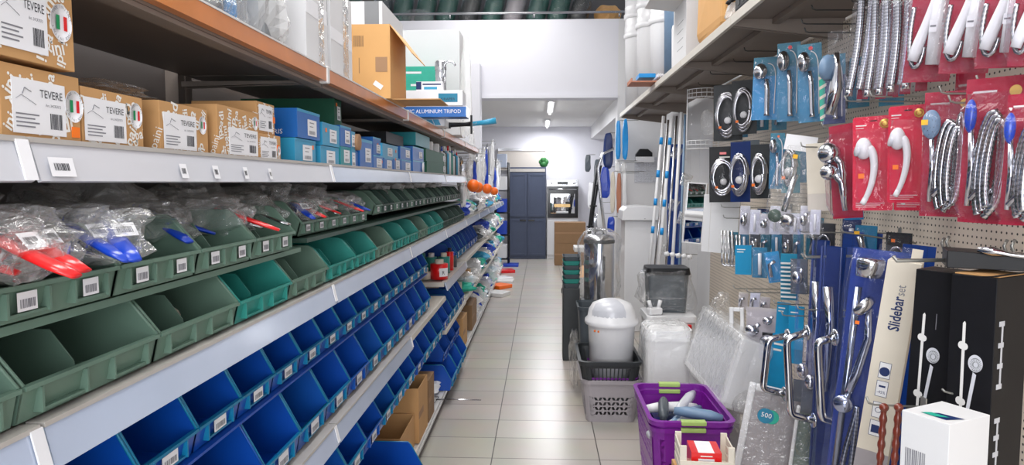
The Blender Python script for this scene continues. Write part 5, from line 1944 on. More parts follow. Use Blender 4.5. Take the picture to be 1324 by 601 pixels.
# navy blister, edge-on, left of it
for i, (bx, tx, w_, lb) in enumerate(((1062, 1085, 22, 'navy edge-on blister with a chrome shower, left of the slide bar blister'), (1046, 1068, 14, 'thin clear and navy blister behind the left navy one'))):
    t, w, h = long_pack('shower_blister', lb, 'shower pack', bx, 650, tx, 318 - 8 * i, w_, 1.06 + .05 * i, 25, 'navy_card', grp='navy edge-on blisters')
    MB('navy_card').box(-w * .5, w * .5, .004, .007, 0, h).build('backing_card', t)
    MB('chrome').tube([(0, -.02, h * .45), (w * .1, -.03, h * .7), (-w * .1, -.03, h * .85)], [.010, .016, .020], 10).build('hand_shower', t)
    for s_ in (-1, 1):
        MB('navy_card').tube([(s_ * w * .5, -.03, 0), (s_ * w * .5, -.03, h)], .004, 6).build('edge', t)
    m = MB('blister_blue').box(-w * .5, w * .5, -.045, -.043, 0, h).box(-w * .5 - .001, -w * .5, -.043, .004, 0, h)
    m.build('blister', t)
# blue tiled cards standing behind
for i, (bx, tx, ty, w_, X) in enumerate(((1150, 1192, 316, 36, 1.24), (1100, 1117, 300, 44, 1.30))):
    t, w, h = long_pack('blue_card', ('tall tiled blue card right of the long beige box', 'blue tiled card between the red packs and the slide bar blister')[i], 'card', bx, 640 if i == 0 else 480, tx, ty, w_, X, 10, 'tile_blue')
    m = MB('tile_blue').box(-w / 2, w / 2, 0, .004, 0, h)
    m.mat('navy_card')
    for q in range(1, 20):
        m.box(-w / 2, w / 2, -.0004, 0, h * q / 20, h * q / 20 + .001)
    for q in range(1, 4):
        m.box(-w / 2 + w * q / 4, -w / 2 + w * q / 4 + .001, -.0005, 0, 0, h)
    m.build('body', t)

# beige box with the Slidebarset lettering
t, w, h = long_pack('slide_bar_box', 'long beige box with dark blue upright lettering, leaning beside the black boxes', 'box', 1108, 700, 1173, 336, 37, .96, 8, 'cream')
MB('cream').box(-w / 2, w / 2, 0, .07, 0, h).build('body', t, .0015)
m = MB('navy_card')
BOLD[0] = 1
L_ = h * .118
m.text('Slidebar', w * .16, h * .765, w * .33, -.0006, R(90), w=L_)
BOLD[0] = 0
m.mat('ink_grey').text('set', w * .16, h * .765 + L_ * 1.03, w * .28, -.0006, R(90), w=L_ * .30)
for q, (zz, tx) in enumerate(((.60, ''), (.535, '-45%'), (.46, ''), (.395, 'ECO'))):
    if q == 0:
        m.mat('navy_card').at((-w * .04, -.0006, h * (zz + .02)), rx=R(90)).lathe([(.0001, 0), (w * .16, 0)], 14)
        m.at()
    m.mat('grey_plastic')
    x0, x1, z0, z1 = -w * .22, w * .14, h * zz - .003, h * (zz + .052)
    m.mat('paper').quad(x0, x1, z0, z1, -.0005)
    m.mat('navy_card')
    for (a, b, c, d_) in ((x0, x1, z0, z0 + .0012), (x0, x1, z1 - .0012, z1), (x0, x0 + .0012, z0, z1), (x1 - .0012, x1, z0, z1)):
        m.quad(a, b, c, d_, -.0008)
    if tx == 'ECO':
        m.quad(x0 + w * .06, x1 - w * .06, z0 + (z1 - z0) * .2, z0 + (z1 - z0) * .7, -.0008)
    elif tx:
        m.text(tx, x0 + w * .05, z0 + (z1 - z0) * .2, (z1 - z0) * .18, -.0008, w=w * .25)
        m.quad(x0 + w * .08, x1 - w * .08, z0 + (z1 - z0) * .6, z0 + (z1 - z0) * .72, -.0008)
    else:
        m.at(((x0 + x1) / 2, -.0008, (z0 + z1) / 2), rx=R(90)).lathe([(w * .08, 0), (w * .10, 0)], 14)
        m.at()
m.build('print', t)
m = MB('grey_plastic').box(-w * .5, w * .5, -.0008, -.0001, 0, h * .335)
m.build('lower_band', t)
MB('blister').box(-w * .9, w * .1, .071, .072, h, h * 1.04).build('hang_tab', t)
MB('cream').box(w * .14, w * .46, .02, .022, h, h * 1.045).build('hang_tab', t)

# shelf rails / wires over them
for i, (x0, y0, x1, y1, X, lb) in enumerate(((1040, 333, 1165, 330, .98, 'grey double wire hook over the slide bar blister'), (1155, 337, 1296, 335, .90, 'thick grey wire rail over the long beige box and black boxes'), (1088, 300, 1232, 322, 1.2, 'long wire hook with an orange clip above the slide bar blister'))):
    a = PX(x0, y0, X)
    b = PY(x1, y1, a.y + (0.0 if i < 2 else .02))
    m = MB('wire_grey').tube([(0, 0, .012), (.008, 0, 0), tuple(b - a)], .005 if i == 1 else .0035, 8)
    if i == 0:
        m.tube([(0, .03, .012), (.008, .03, 0), tuple(b - a + Vector((0, .03, 0)))], .0035, 8)
    if i == 2:
        m.mat('yellow_sticker').cbox((.06, 0, -.002), (.018, .008, .012))
    tag(m.build('peg_hook', None, loc=a), lb, 'hook', 'wire hooks on the pegboard')
for i, (px, py) in enumerate(((1221, 318), (1227, 316), (1302, 322), (1312, 322))):
    p = PX(px, py, 1.48)
    m = MB('wire_grey').tube([(0, 0, .03), (-.01, 0, .01), (0, 0, -.015), (.015, 0, -.02)], .005, 8)
    tag(m.build('hook_bracket', None, loc=p), f'small bent metal bracket in the pegboard above the black boxes, {ORD[i]} from the left', 'bracket', 'bent brackets in the pegboard')


def slide_bar_art(m, x, z0, z1, w, s=1.0):
    """printed picture of a chrome slide bar with a round hand shower"""
    y = -.0006
    H = z1 - z0
    m.mat('shelf_white')
    b = w * .035
    m.prism([(x - b, z0), (x + b, z0), (x + b, z1), (x + b * .2, z1 + b * 1.5), (x - b, z1)], y - .0004, y, 'y')
    for zz in (z0 + H * .30, z0 + H * .80):
        m.at((x - b * 1.2, y - .0005, zz), rx=R(90), sc=(1, 1.2, 1)).lathe([(.0001, 0), (w * .085, 0)], 16)
        m.at((x + b * 1.0, y - .0007, zz - .002), rx=R(90), sc=(1, 1.2, 1)).lathe([(.0001, 0), (w * .075, 0)], 16)
        m.at()
    hx, hz = x + w * .30, z0 + H * .66
    m.mat('strip_white').prism([(x + w * .12, z0 + H * .22), (x + w * .20, z0 + H * .22), (hx + w * .03, hz - H * .1), (hx - w * .05, hz - H * .08)], y - .0005, y - .0001, 'y')
    m.prism([(x + w * .10, z0 - H * .05), (x + w * .15, z0 - H * .05), (x + w * .20, z0 + H * .24), (x + w * .12, z0 + H * .24)], y - .0005, y - .0001, 'y')
    m.at((hx, y - .0008, hz), rx=R(90), ry=0, sc=(.9, 1.15, 1)).lathe([(.0001, 0), (w * .19, 0)], 24)
    m.mat('grey_card').at((hx + w * .012, y - .0012, hz - H * .01), rx=R(90), sc=(.9, 1.1, 1)).lathe([(w * .06, 0), (w * .155, 0)], 24)
    m.mat('strip_white')
    for q in range(20):
        a = 2 * PI * q / 20
        m.at((hx + w * .012, y - .0014, hz - H * .01), rx=0, ry=-a)
        m.prism([(w * .075, -.0006), (w * .145, -.0014), (w * .145, .0014), (w * .075, .0006)], -.0003, 0, 'y')
    m.at()


t, w, h = long_pack('black_box', 'left black box with a printed chrome slide bar shower, leaning slightly', 'box', 1187.6, 681, 1220, 350, 50, 1.0, 22, 'box_black', grp='black shower boxes')
MB('box_black').box(-w / 2, w / 2, 0, .10, 0, h).build('body', t, .0015)
m = MB()
slide_bar_art(m, -w * .24, h * .39, h * .83, w * .85)
m.mat('ink_grey').quad(w * .02, w * .035, h * .78, h * .84, -.0006)
m.build('print', t)
C_ = PX(1290, 360, 1.05)
hB = C_.z - .6008
wB, dB = .100, .15
rzB = R(-58)
t = thing('black_box', 'right black box whose second printed side is cut by the picture edge', 'box', (C_.x - wB * math.cos(rzB), C_.y - wB * math.sin(rzB), .6008), rzB, 'black shower boxes')
MB('box_black').box(0, wB, 0, dB, 0, hB).build('body', t, .0015)
m = MB()
slide_bar_art(m, wB * .34, hB * .43, hB * .83, wB * .95)
m.build('print', t)
y = -.0006
for z0_, z1_ in ((.62, .84), (.32, .50)):
    m = MB('strip_white').at((wB, 0, 0), rz=R(90))
    m.box(.030, .037, y, 0, hB * z0_, hB * z1_)
    for zz in (z0_, z0_ + (z1_ - z0_) * .33, z0_ + (z1_ - z0_) * .66, z1_):
        m.box(.018, .041, y - .0004, 0, hB * zz - .006, hB * zz + .006)
    m.at().build('side_print', t)
MB('kraft').box(wB * .02, wB * .98, .01, dB - .01, hB + .0005, hB + .003).build('torn_lid', t)
MB('box_black').at((wB, 0, hB + .0035), rz=R(0), ry=R(-8)).box(-wB * .98, 0, .0, dB, 0, .002).build('lid_flap', t)
# black tray with a chrome rod on top of the boxes
p = PX(1262, 340, 1.05)
t = thing('black_tray', 'black tray-shaped pack with a chrome spoon-like handle above the black boxes', 'tray', (p.x, p.y, p.z), R(-25))
MB('box_black').prism([(-.06, -.015), (.26, -.015), (.26, .012), (-.06, .028)], 0, .12, 'y').build('body', t, .002)
MB('chrome').tube([(0, -.01, .034), (.03, -.015, .031), (.06, -.02, .026), (.20, -.03, .012)], [.006, .012, .006, .005], 10).build('handle', t)

# white carton and carved sticks in front
C_ = PX(1228, 549, .85)
hC = C_.z - .6008
rzC, wC, dC = R(-62), .105, .14
t = thing('white_carton', 'white cardboard carton with a green and blue mark on its lid, before the black boxes', 'carton', (C_.x - wC * math.cos(rzC), C_.y - wC * math.sin(rzC), .6008), rzC, None)
m = MB('white_paint').box(0, wC, 0, dC, 0, hC)
m.build('body', t, .0012)
m = MB('navy_card').raw([(.03, .02, hC + .0008), (.085, .02, hC + .0008), (.10, .06, hC + .0008), (.05, .05, hC + .0008)], [(0, 1, 2, 3)])
m.mat('mint').raw([(.03, .02, hC + .0012), (.06, .02, hC + .0012), (.08, .04, hC + .0012), (.04, .04, hC + .0012)], [(0, 1, 2, 3)])
m.build('print', t)
MB('ink_grey').barcode(.012, hC - .13, .045, .05, -.0006, 9).build('barcode', t)
for i, (px, tx) in enumerate(((1137, 1143), (1155, 1162))):
    t, w, h = long_pack('carved_stick', f'dark red carved wooden stick hanging from a hook before the long beige box, {("left", "right")[i]} one', 'stick', px - 6, 690, tx, 526, 12, .80, 0, 'wood_red', grp='carved wooden sticks')
    n_ = 40
    MB('wood_red').tube([(0, 0, h * k / n_) for k in range(n_ + 1)], [(w * .34) * (1 + .22 * math.sin(k * 1.6)) for k in range(n_ + 1)], 10).build('shaft', t)
    MB('wood_red').ball((0, 0, h), w * .48, 10).build('knob', t)
    MB('red').tube([(0, 0, h * .34), (0, 0, h * .47)], w * .44, 10).build('band', t)
hook('wire hook from which the carved wooden sticks hang', 1120, 523, .80, L=.14)
hook('pale wire hook tip showing between the black boxes', 1218, 508, .98, L=.04, tip=.01)

# mirror trays leaning at the bottom: white frame with a grey pane
for i, (bx, by, tx, ty, w_, X, lb) in enumerate(((975, 680, 1010, 502, 78, .92, 'white framed bathroom panel with a round teal sticker, leaning at the basket'), (1030, 680, 1052, 528, 40, 1.02, 'narrower white framed panel behind the one with the teal sticker'))):
    t, w, h = long_pack('framed_panel', lb, 'panel', bx, by, tx, ty, w_, X, 0, 'white_plastic')
    m = MB('white_plastic')
    hollow_frame(m, w, h, w * .11, .03)
    m.build('frame', t, .006)
    MB('grey_plastic' if i == 0 else 'bin_dark').box(-w * .40, w * .40, .012, .016, w * .1, h - w * .1).build('pane', t)
    MB('clear_film').box(-w * .5, w * .5, -.004, -.003, 0, h).build('film', t)
    if i == 0:
        m = MB('aqua').at((-w * .16, -.0045, h * .80), rx=R(90)).lathe([(.0001, 0), (w * .13, 0)], 24)
        m.mat('mint').at((-w * .07, -.0042, h * .80), rx=R(90)).lathe([(.0001, 0), (w * .12, 0)], 24)
        m.at().mat('paper').text('500', -w * .23, h * .79, w * .08, -.0052)
        m.build('round_sticker', t)

# ================================================================ floor goods on the right
def basket(name, label, x, y, w, d, z0, h, mat, rim='same', slots='vert', taper=.84, th=.005, grp=None, handle=None, band=(.16, .62)):
    """laundry basket with pierced walls built as strips"""
    t = thing(name, label, 'basket', (x, y, z0), 0, grp)
    rim = mat if rim == 'same' else rim
    m = MB(mat)
    a, b = (w / 2 * taper, d / 2 * taper), (w / 2, d / 2)
    def side(u0, u1, v0, v1):
        pass
    z1, z2, z3 = h * band[0], h * band[1], h
    def hs(z):
        k = z / h
        return (a[0] + (b[0] - a[0]) * k, a[1] + (b[1] - a[1]) * k)
    def wall(za, zb_):
        m.taper(0, 0, za, zb_, hs(za), hs(zb_), .05, 5, (za == 0, False))
    wall(0, z1)
    wall(z2, z3)
    def pt(fx, z, face, off=0):
        hx, hy = hs(z)
        if face == 0: return (fx * (hx - .03), -hy - off, z)
        if face == 1: return (hx + off, fx * (hy - .03), z)
        if face == 2: return (-fx * (hx - .03), hy + off, z)
        return (-hx - off, -fx * (hy - .03), z)
    # corners
    for sx in (-1, 1):
        for sy in (-1, 1):
            A, B_ = hs(z1), hs(z2)
            P_ = []
            for (hx, hy), z in ((A, z1), (B_, z2)):
                for q in range(4):
                    ang = (PI / 2) * q / 3
                    P_.append((sx * (hx - .05 + .05 * math.cos(ang)), sy * (hy - .05 + .05 * math.sin(ang)), z))
            m.raw(P_, [(i, i + 1, i + 5, i + 4) for i in range(3)])
    for f_ in range(4):
        L = (w if f_ % 2 == 0 else d)
        n = max(3, int(L / (.030 if slots == 'vert' else .036)))
        rows_ = [(z1, z2)] if slots == 'vert' else [(z1 + (z2 - z1) * q / 4, z1 + (z2 - z1) * (q + 1) / 4) for q in range(4)]
        for ri, (ra, rb) in enumerate(rows_):
            for i in range(n):
                u0 = -1 + 2 * i / n
                u1 = -1 + 2 * (i + 1) / n
                um = (u0 + u1) / 2
                e = (u1 - u0) * (.15 if slots == 'vert' else .2)
                k_ = .06 if slots == 'vert' else .16
                zc_, zd = ra + (rb - ra) * k_, rb - (rb - ra) * k_
                sh_ = (u1 - u0) * (.18 if (i + ri) % 2 else -.18) if slots != 'vert' else 0
                # frame of the cell: four strips round an opening
                O = [pt(u0 * 1.02 if False else u0, ra, f_), pt(u1, ra, f_), pt(u1, rb, f_), pt(u0, rb, f_)]
                I = [pt(u0 + e - sh_, zc_, f_), pt(u1 - e - sh_, zc_, f_), pt(u1 - e + sh_, zd, f_), pt(u0 + e + sh_, zd, f_)]
                m.raw(O + I, [(0, 1, 5, 4), (1, 2, 6, 5), (2, 3, 7, 6), (3, 0, 4, 7)])
        # close between last cell and the corner arc
        for sgn in (-1, 1):
            q0, q1 = pt(sgn, z1, f_), pt(sgn, z2, f_)
            hx0, hx1 = hs(z1), hs(z2)
            def edge(hh, z):
                if f_ == 0: return (sgn * (hh[0] - .05), -hh[1], z)
                if f_ == 1: return (hh[0], sgn * (hh[1] - .05), z)
                if f_ == 2: return (-sgn * (hh[0] - .05), hh[1], z)
                return (-hh[0], -sgn * (hh[1] - .05), z)
            m.raw([q0, edge(hx0, z1), edge(hx1, z2), q1], [(0, 1, 2, 3)])
    m.build('body', t, solid=th)
    m = MB(rim)
    hx, hy = hs(z3)
    m.taper(0, 0, z3 - .022, z3, (hx + .010, hy + .010), (hx + .013, hy + .013), .06, 5, (False, False))
    m.taper(0, 0, z3, z3 + .001, (hx + .013, hy + .013), (hx - .006, hy - .006), .05, 5, (False, False))
    m.taper(0, 0, z3 - .022, z3, (hx - .006, hy - .006), (hx - .006, hy - .006), .05, 5, (False, False))
    m.build('rim', t)
    if handle:
        for sy in (-1, 1):
            MB(handle).box(-.055, .055, sy * (hy + .004) - .018, sy * (hy + .004) + .018, z3 - .014, z3 + .006).build('grip', t, .004)
    return t


# grey basket with the dark slotted one nested in it
gx = .275 + .165
basket('laundry_basket', 'grey laundry basket with leaf-shaped holes standing on the floor under the dark one', gx, 4.42, .36, .50, .001, .275, 'grey_plastic', slots='leaf')
basket('laundry_basket', 'dark grey slotted basket nested in the grey one, holding the white bin', gx - .01, 4.40, .37, .50, .135, .265, 'dark_plastic', taper=.80, band=(.50, .86))
MB_ = MB('purple').taper(0, 0, 0, .012, (.168, .238), (.170, .240), .05, 5, (False, False))
tag(MB_.build('purple_liner', None, solid=.004, loc=(gx, 4.42, .279)), 'thin purple rim showing between the grey and dark baskets', 'liner')
# white swing bin
t = thing('swing_bin', 'white swing-lid bin with a dotted orange sticker, standing in the dark basket', 'bin', (gx + .015, 4.38, .150), 0)
m = MB('white_plastic')
rb = .158
m.at(sc=(1, 1.05, 1)).lathe([(.0001, 0), (rb * .82, 0), (rb * .95, .44), (rb, .46)], 32)
m.at().build('body', t)
m = MB('white_plastic').at(sc=(1, 1.05, 1)).lathe([(rb * 1.06, .445), (rb * 1.09, .455), (rb * 1.08, .475), (rb * .98, .49), (rb * .93, .535), (rb * .78, .575), (rb * .4, .60), (.0001, .605)], 32)
lid = m.at().build('lid', t)
m = MB('strip_white').at((0, 0, 0), sc=(1, 1.05, 1))
m.lathe([(rb * .96, .50), (rb * .95, .54), (rb * .80, .582), (rb * .42, .606), (rb * .1, .611)], 10, R(-150), R(-60))
m.at().build('swing_flap', lid)
for q in range(2):
    m = MB('orange_sticker').at((-.115 + .022 * q, -.105 - .018 * q, .415)).ball((0, 0, 0), (.007, .004, .007), 8)
    m.at().build('dot_sticker', t)
# dark bucket behind the white bin
t = thing('dark_bin', 'dark bin with a rolled rim half hidden behind the white swing bin', 'bin', (.415, 5.0, .001), 0)
MB('slate_plastic').taper(0, 0, 0, .60, (.11, .12), (.14, .15), .04, 5, (True, False)).build('body', t, solid=.004)
MB('slate_plastic').taper(0, 0, .585, .61, (.148, .158), (.150, .16), .045, 5, (False, False)).build('rim', t, solid=.004)
bag('long crumpled clear film lying along the left side of the baskets', (.245, 4.95, .001), (.035, .20, .20), 501, 'clear_film', 'film_sheet', .4, cat='film')
# dark crate and chrome pedal bin in film
t = thing('dark_crate', 'dark crate wrapped in film that carries the chrome pedal bin', 'crate', (.49, 5.78, .001), 0)
MB('dark_plastic').box(-.15, .15, -.15, .15, 0, .50).build('body', t, .01)
m = MB('clear_film')
crumple(m, (0, 0, .27), (.155, .155, .24), 503, .08, 22, 14, 0, 5)
m.build('film', t)
t = thing('pedal_bin', 'tall chrome pedal bin wrapped in clear film', 'bin', (.49, 5.78, .5025), 0)
m = MB('chrome').lathe([(.0001, 0), (.125, 0), (.128, .02), (.128, .50), (.124, .52)], 32)
m.build('body', t)
MB('dark_plastic').lathe([(.129, .49), (.132, .495), (.132, .515), (.126, .52)], 32).build('rim', t)
MB('steel').lathe([(.130, .522), (.124, .545), (.08, .562), (.0001, .57)], 32).build('lid', t)
MB('dark_plastic').tube([(-.04, 0, .565), (-.02, 0, .595), (.02, 0, .595), (.04, 0, .565)], .006, 8).build('handle', t)
m = MB('clear_film')
crumple(m, (0, 0, .30), (.165, .165, .31), 505, .16, 28, 22, 0, 4)
m.v = [(a, b, max(c, .002)) for a, b, c in m.v]
m.build('film', t)
for i in range(7):
    m = MB('bin_teal' if i % 2 else 'slate_plastic').taper(0, 0, 0, .035, (.06, .11), (.072, .12), .02, 4, (True, False))
    tag(m.build('stacked_tray', None, solid=.003, loc=(.255, 5.80, .62 + .038 * i)), f'dark green tray in film left of the chrome pedal bin, {ORD[i]} from below', 'tray', 'stacked trays beside the chrome pedal bin')
tag(MB('dark_plastic').box(-.07, .07, -.12, .12, 0, .617).build('tray_stand', None, .006, loc=(.255, 5.80, .001)), 'dark box under the stacked trays left of the pedal bin', 'box')
# long pale carton with brown top
t = thing('pale_carton', 'tall pale carton with an open brown top by the aisle, left of the pedal bin', 'carton', (.26, 6.45, .001), 0)
m = MB('shelf_white').box(0, .24, 0, .95, 0, .60)
m.mat('carton_orange').box(.004, .236, .004, .946, .6005, .602)
m.mat('grey_card').box(-.001, 0, .30, .50, .20, .36)
m.build('body', t, .002)
# white wrapped bin, lidded box, grey pedal bin
t = thing('wrapped_bin', 'white bin wrapped in milky film between the baskets and the tilted white panel', 'bin', (.785, 4.27, .001), 0)
MB('white_plastic').taper(0, 0, 0, .54, (.120, .13), (.142, .155), .05, 5, (True, True)).build('body', t)
MB('white_plastic').taper(0, 0, .54, .60, (.148, .163), (.140, .155), .06, 5, (False, True)).build('lid', t)
m = MB('milky_film')
crumple(m, (0, 0, .32), (.158, .17, .31), 511, .08, 28, 20, 0, 6)
m.v = [(a, b, max(c, .002)) for a, b, c in m.v]
m.build('film', t)
t = thing('lidded_box', 'white lidded storage box carrying the grey pedal bin', 'storage box', (.91, 4.90, .001), 0)
MB('white_plastic').taper(0, 0, 0, .53, (.15, .16), (.165, .175), .03, 4, (True, True)).build('body', t)
MB('white_plastic').taper(0, 0, .531, .57, (.178, .188), (.172, .182), .035, 4, (True, True)).build('lid', t)
MB('slate_plastic').tube(bez((-.08, -.19, .50), (-.08, -.26, .54), (0, -.26, .53), (.03, -.2, .51)), .012, 8).build('handle', t)
MB('red').box(.03, .13, -.205, -.185, .49, .52).build('handle_tip', t, .004)
t = thing('grey_bin', 'small rectangular grey bin with a black lid, wrapped in clear film', 'bin', (.91, 4.98, .5725), 0)
MB('slate_plastic').taper(0, 0, 0, .27, (.13, .10), (.145, .115), .03, 4, (True, True)).build('body', t)
MB('grey_card').taper(0, 0, .10, .104, (.139, .108), (.139, .108), .03, 4).build('seam', t)
MB('black').taper(0, 0, .272, .32, (.158, .128), (.150, .12), .04, 4).build('lid', t, .004)
m = MB('clear_film')
crumple(m, (0, 0, .16), (.18, .15, .155), 513, .18, 24, 16, 0, 5)
m.v = [(a, b, max(c, .002)) for a, b, c in m.v]
m.build('film', t)
t = thing('plug_adapter', 'small white plastic fitting with two arms on the white lidded box', 'fitting', (.80, 4.80, .5722), R(20))
MB('white_plastic').box(-.05, .05, -.03, .03, 0, .05).build('body', t, .01)
for s_ in (-1, 1):
    MB('white_plastic').tube([(s_ * .03, 0, .045), (s_ * .045, 0, .10)], .014, 8).build('arm', t)
t, w, h = hung('toothbrush_set', 'narrow clear pack with a silver bulb beside the grey bin', 'pack', 871, 406, 872, 340, 14, 1.16)
MB('chrome').ball((0, -.01, h * .25), (w * .35, .02, h * .2), 12).build('bulb', t)
MB('white_plastic').tube([(0, -.01, h * .4), (0, -.01, h * .95)], .008, 8).build('stem', t)
# white cupboard at the end of the aisle
t = thing('white_cupboard', 'tall white cupboard with an overhanging rounded lid before the bathroom rods', 'cupboard', (1.0, 7.0, .001), 0)
MB('white_plastic').box(-.165, .20, -.15, .18, 0, 1.12).build('body', t, .003)
m = MB('white_plastic').prism([(-.20, 1.125), (.22, 1.125), (.22, 1.25), (.0, 1.27), (-.15, 1.26), (-.19, 1.22)], -.20, .20, 'y')
m.at()
m.build('lid', t, .006)
MB('grey_card').box(.02, .03, -.2012, -.2002, 1.14, 1.145).build('latch', t)
# wrapped tilted white panel box
t = thing('wrapped_panel_box', 'big white flat box wrapped in clear film, leaning above the purple basket', 'box', (.86, 3.28, .42), R(0), None, ry=R(17))
m = MB('white_plastic').box(.006, .15, 0, .78, 0, .35)
m.box(0, .006, 0, .03, 0, .35).box(0, .006, .75, .78, 0, .35).box(0, .006, .03, .75, 0, .03).box(0, .006, .03, .75, .32, .35)
m.build('body', t, .003)
MB('strip_white').box(.003, .0058, .03, .75, .03, .32).build('face', t)
m = MB('milky_film2')
crumple(m, (.075, .39, .18), (.085, .42, .195), 521, .04, 36, 22, 0, 12)
m.build('film', t)
m = MB('clear_film')
crumple(m, (.06, .66, .40), (.05, .09, .09), 522, .3, 18, 14, .5, 3)
m.build('film_knot', t)
tag(MB('white_paint').box(0, .16, 0, .55, 0, .41).build('support_carton', None, .002, loc=(.90, 3.60, .001)), 'white carton hidden below the tilted wrapped box', 'carton')
bag('loose clear film sagging from the corner of the tilted wrapped box', (.98, 3.22, .30), (.06, .05, .10), 523, 'clear_film', 'film_corner', .4, cat='film')

# purple basket (two nested) with contents
px_, py_ = .675, 3.27
basket('laundry_basket', 'lower purple laundry basket standing on the floor', px_, py_, .35, .56, .012, .40, 'purple', slots='leaf', handle='lime', band=(.2, .6))
basket('laundry_basket', 'upper purple laundry basket with lime grips, full of parts', px_, py_, .36, .57, .085, .36, 'purple', slots='leaf', handle='lime', band=(.35, .75))
for i, (ox, oy, rz, k, L) in enumerate(((-.05, -.10, 30, 'strip_white', .30), (.02, -.02, 50, 'head_blue', .30), (-.03, .08, 15, 'white_plastic', .28), (.05, .12, 60, 'strip_white', .26), (-.08, .0, 80, 'slate_plastic', .24), (.06, -.12, -20, 'head_blue', .22))):
    m = MB(k).tube([(-L / 2, 0, .0), (-L / 4, 0, .004), (L / 4, 0, .004), (L / 2, 0, 0)], [.018, .026, .026, .016], 10)
    o = m.build('plastic_part', None, loc=(px_ + ox, py_ + oy, .36 + .012 * i))
    o.rotation_euler = (0, R(-8 + 5 * (i % 3)), R(rz))
    tag(o, f'{("pale grey", "blue-grey", "white", "silver grey", "dark", "dull blue")[i]} plastic tube part lying in the purple basket', 'part', 'parts heaped in the purple basket')
m = MB('navy_card').box(-.12, .12, -.2, .2, 0, .02)
tag(m.build('filling_board', None, loc=(px_, py_, .33)), 'dark board under the parts in the purple basket', 'board')
for i, (sx, sy) in enumerate(((-1, -1), (1, -1), (-1, 1), (1, 1))):
    pass
m = MB('black').at((0, 0, 0), ry=R(90)).lathe([(.0001, -.012), (.03, -.012), (.03, .012), (.0001, .012)], 16)
tag(m.build('caster_wheel', None, loc=(.495, 3.12, .031)), 'black wheel on the floor at the left of the purple basket', 'wheel')
# wooden gift crate on a carton
tag(MB('kraft').box(-.10, .10, 0, .19, 0, .395).build('brown_carton', None, .002, loc=(.625, 2.50, .001)), 'brown carton under the small wooden crate', 'carton')
t = thing('wooden_crate', 'small pale wooden crate with a red labelled packet, before the purple basket', 'crate', (.625, 2.52, .397), R(-4))
m = MB('cream')
for s_ in (-1, 1):
    m.box(s_ * .088 - .012, s_ * .088 + .012, 0, .012, 0, .115).box(s_ * .088 - .012, s_ * .088 + .012, .148, .16, 0, .115)
    for q in range(3):
        m.box(s_ * .098 - .003, s_ * .098 + .003, .0, .16, .01 + .034 * q, .036 + .034 * q)
for q in range(2):
    m.box(-.10, .10, -.004, 0, .008 + .03 * q, .030 + .03 * q)
m.box(-.098, .098, 0, .16, 0, .006)
m.build('frame', t, .001)
m = MB('paper').box(-.055, .055, .02, .14, .007, .085)
m.mat('red').box(-.056, -.030, .019, .141, .0071, .0855).box(.030, .056, .019, .141, .0071, .0855).box(-.03, .03, .0188, .02, .062, .085)
m.mat('white_ink').dash(-.022, .070, .007, .0182, w=.044)
m.mat('ink_grey').dash(-.020, .045, .007, .0182, w=.04)
m.build('packet', t)

# ================================================================ goods on the high right shelf
ZK = ZR + .0035
for i, (x, y, r, h, lb) in enumerate(((1.09, 7.95, .155, 1.35, 'farthest white stack of nested tubs on the high right shelf'), (1.10, 7.05, .155, 1.20, 'middle white stack of nested tubs on the high right shelf'), (1.12, 6.35, .150, 1.0, 'nearest white stack of nested tubs, with a yellow dot'))):
    t = thing('tub_stack', lb, 'tubs', (x, y, ZK), 0, 'white tub stacks on the high shelf')
    MB('white_plastic').lathe([(.0001, 0), (r * .85, 0), (r * .93, .62 * h), (r * .97, h), (.0001, h)], 28).build('tub', t)
    for q in range(2):
        z = h * (.58 + .16 * q)
        MB('white_plastic').lathe([(r * .94, z), (r * 1.03, z + .01), (r * 1.04, z + .05), (r * .97, z + .055), (r * .97, z + h * .10)], 28).build('rim', t)
    if i == 2:
        MB('yellow_sticker').ball((-.03, -r * .93, .62), (.012, .004, .012), 8).build('dot_sticker', t)
t = thing('grey_lidded_bin', 'grey bin with a black hinged lid on the high right shelf', 'bin', (1.13, 5.70, ZK), 0)
MB('head_blue').lathe([(.0001, 0), (.13, 0), (.14, .70), (.145, .72)], 28).build('body', t)
MB('dark_plastic').lathe([(.150, .69), (.165, .70), (.168, .76), (.15, .80), (.10, .86), (.0001, .88)], 28).build('lid', t)
t = thing('white_canister', 'short white canister before the grey lidded bin', 'canister', (1.10, 5.38, ZK), 0)
MB('white_plastic').lathe([(.0001, 0), (.095, 0), (.10, .02), (.105, .34), (.10, .36), (.0001, .37)], 24).build('body', t)
MB('yellow_sticker').ball((-.06, -.088, .20), (.010, .004, .012), 8).build('dot_sticker', t)
t = thing('open_white_box', 'white cardboard box with an open side flap on the high right shelf', 'box', (.975, 4.75, ZK), 0)
m = MB('white_paint').box(0, .16, 0, .45, 0, .42)
m.mat('grey_card')
for q in range(4):
    m.box(-.001, 0, .10, .30, .10 + .06 * q, .104 + .06 * q)
m.build('body', t, .002)
MB('shelf_white').at((0, 0, .42), ry=R(6)).box(-.22, 0, .02, .43, -.003, 0).build('flap', t)
t = thing('blue_pack', 'blue striped pack lying on a brown tray that juts from the shelf', 'pack', (.96, 5.98, ZK + .045), R(180))
m = MB('sky_blue').box(0, .14, -.10, .10, 0, .035)
m.mat('paper')
for q in range(5):
    m.box(-.10 + .018 * q, -.092 + .018 * q, -.1008, .1008, -.0004, .0356)
m.build('body', t, .004)
tag(MB('terracotta').box(-.21, .16, -.14, .14, 0, .012).box(-.21, -.20, -.14, .14, .012, .035).build('cardboard_tray', None, .002, loc=(.96, 5.98, ZK + .0015)), 'shallow reddish cardboard tray jutting over the aisle from the high shelf', 'tray')
t = thing('brown_bag_carton', 'big crumpled brown paper-wrapped carton with a black grip on the high shelf', 'carton', (.985, 3.85, ZK), 0)
m = MB('carton_orange')
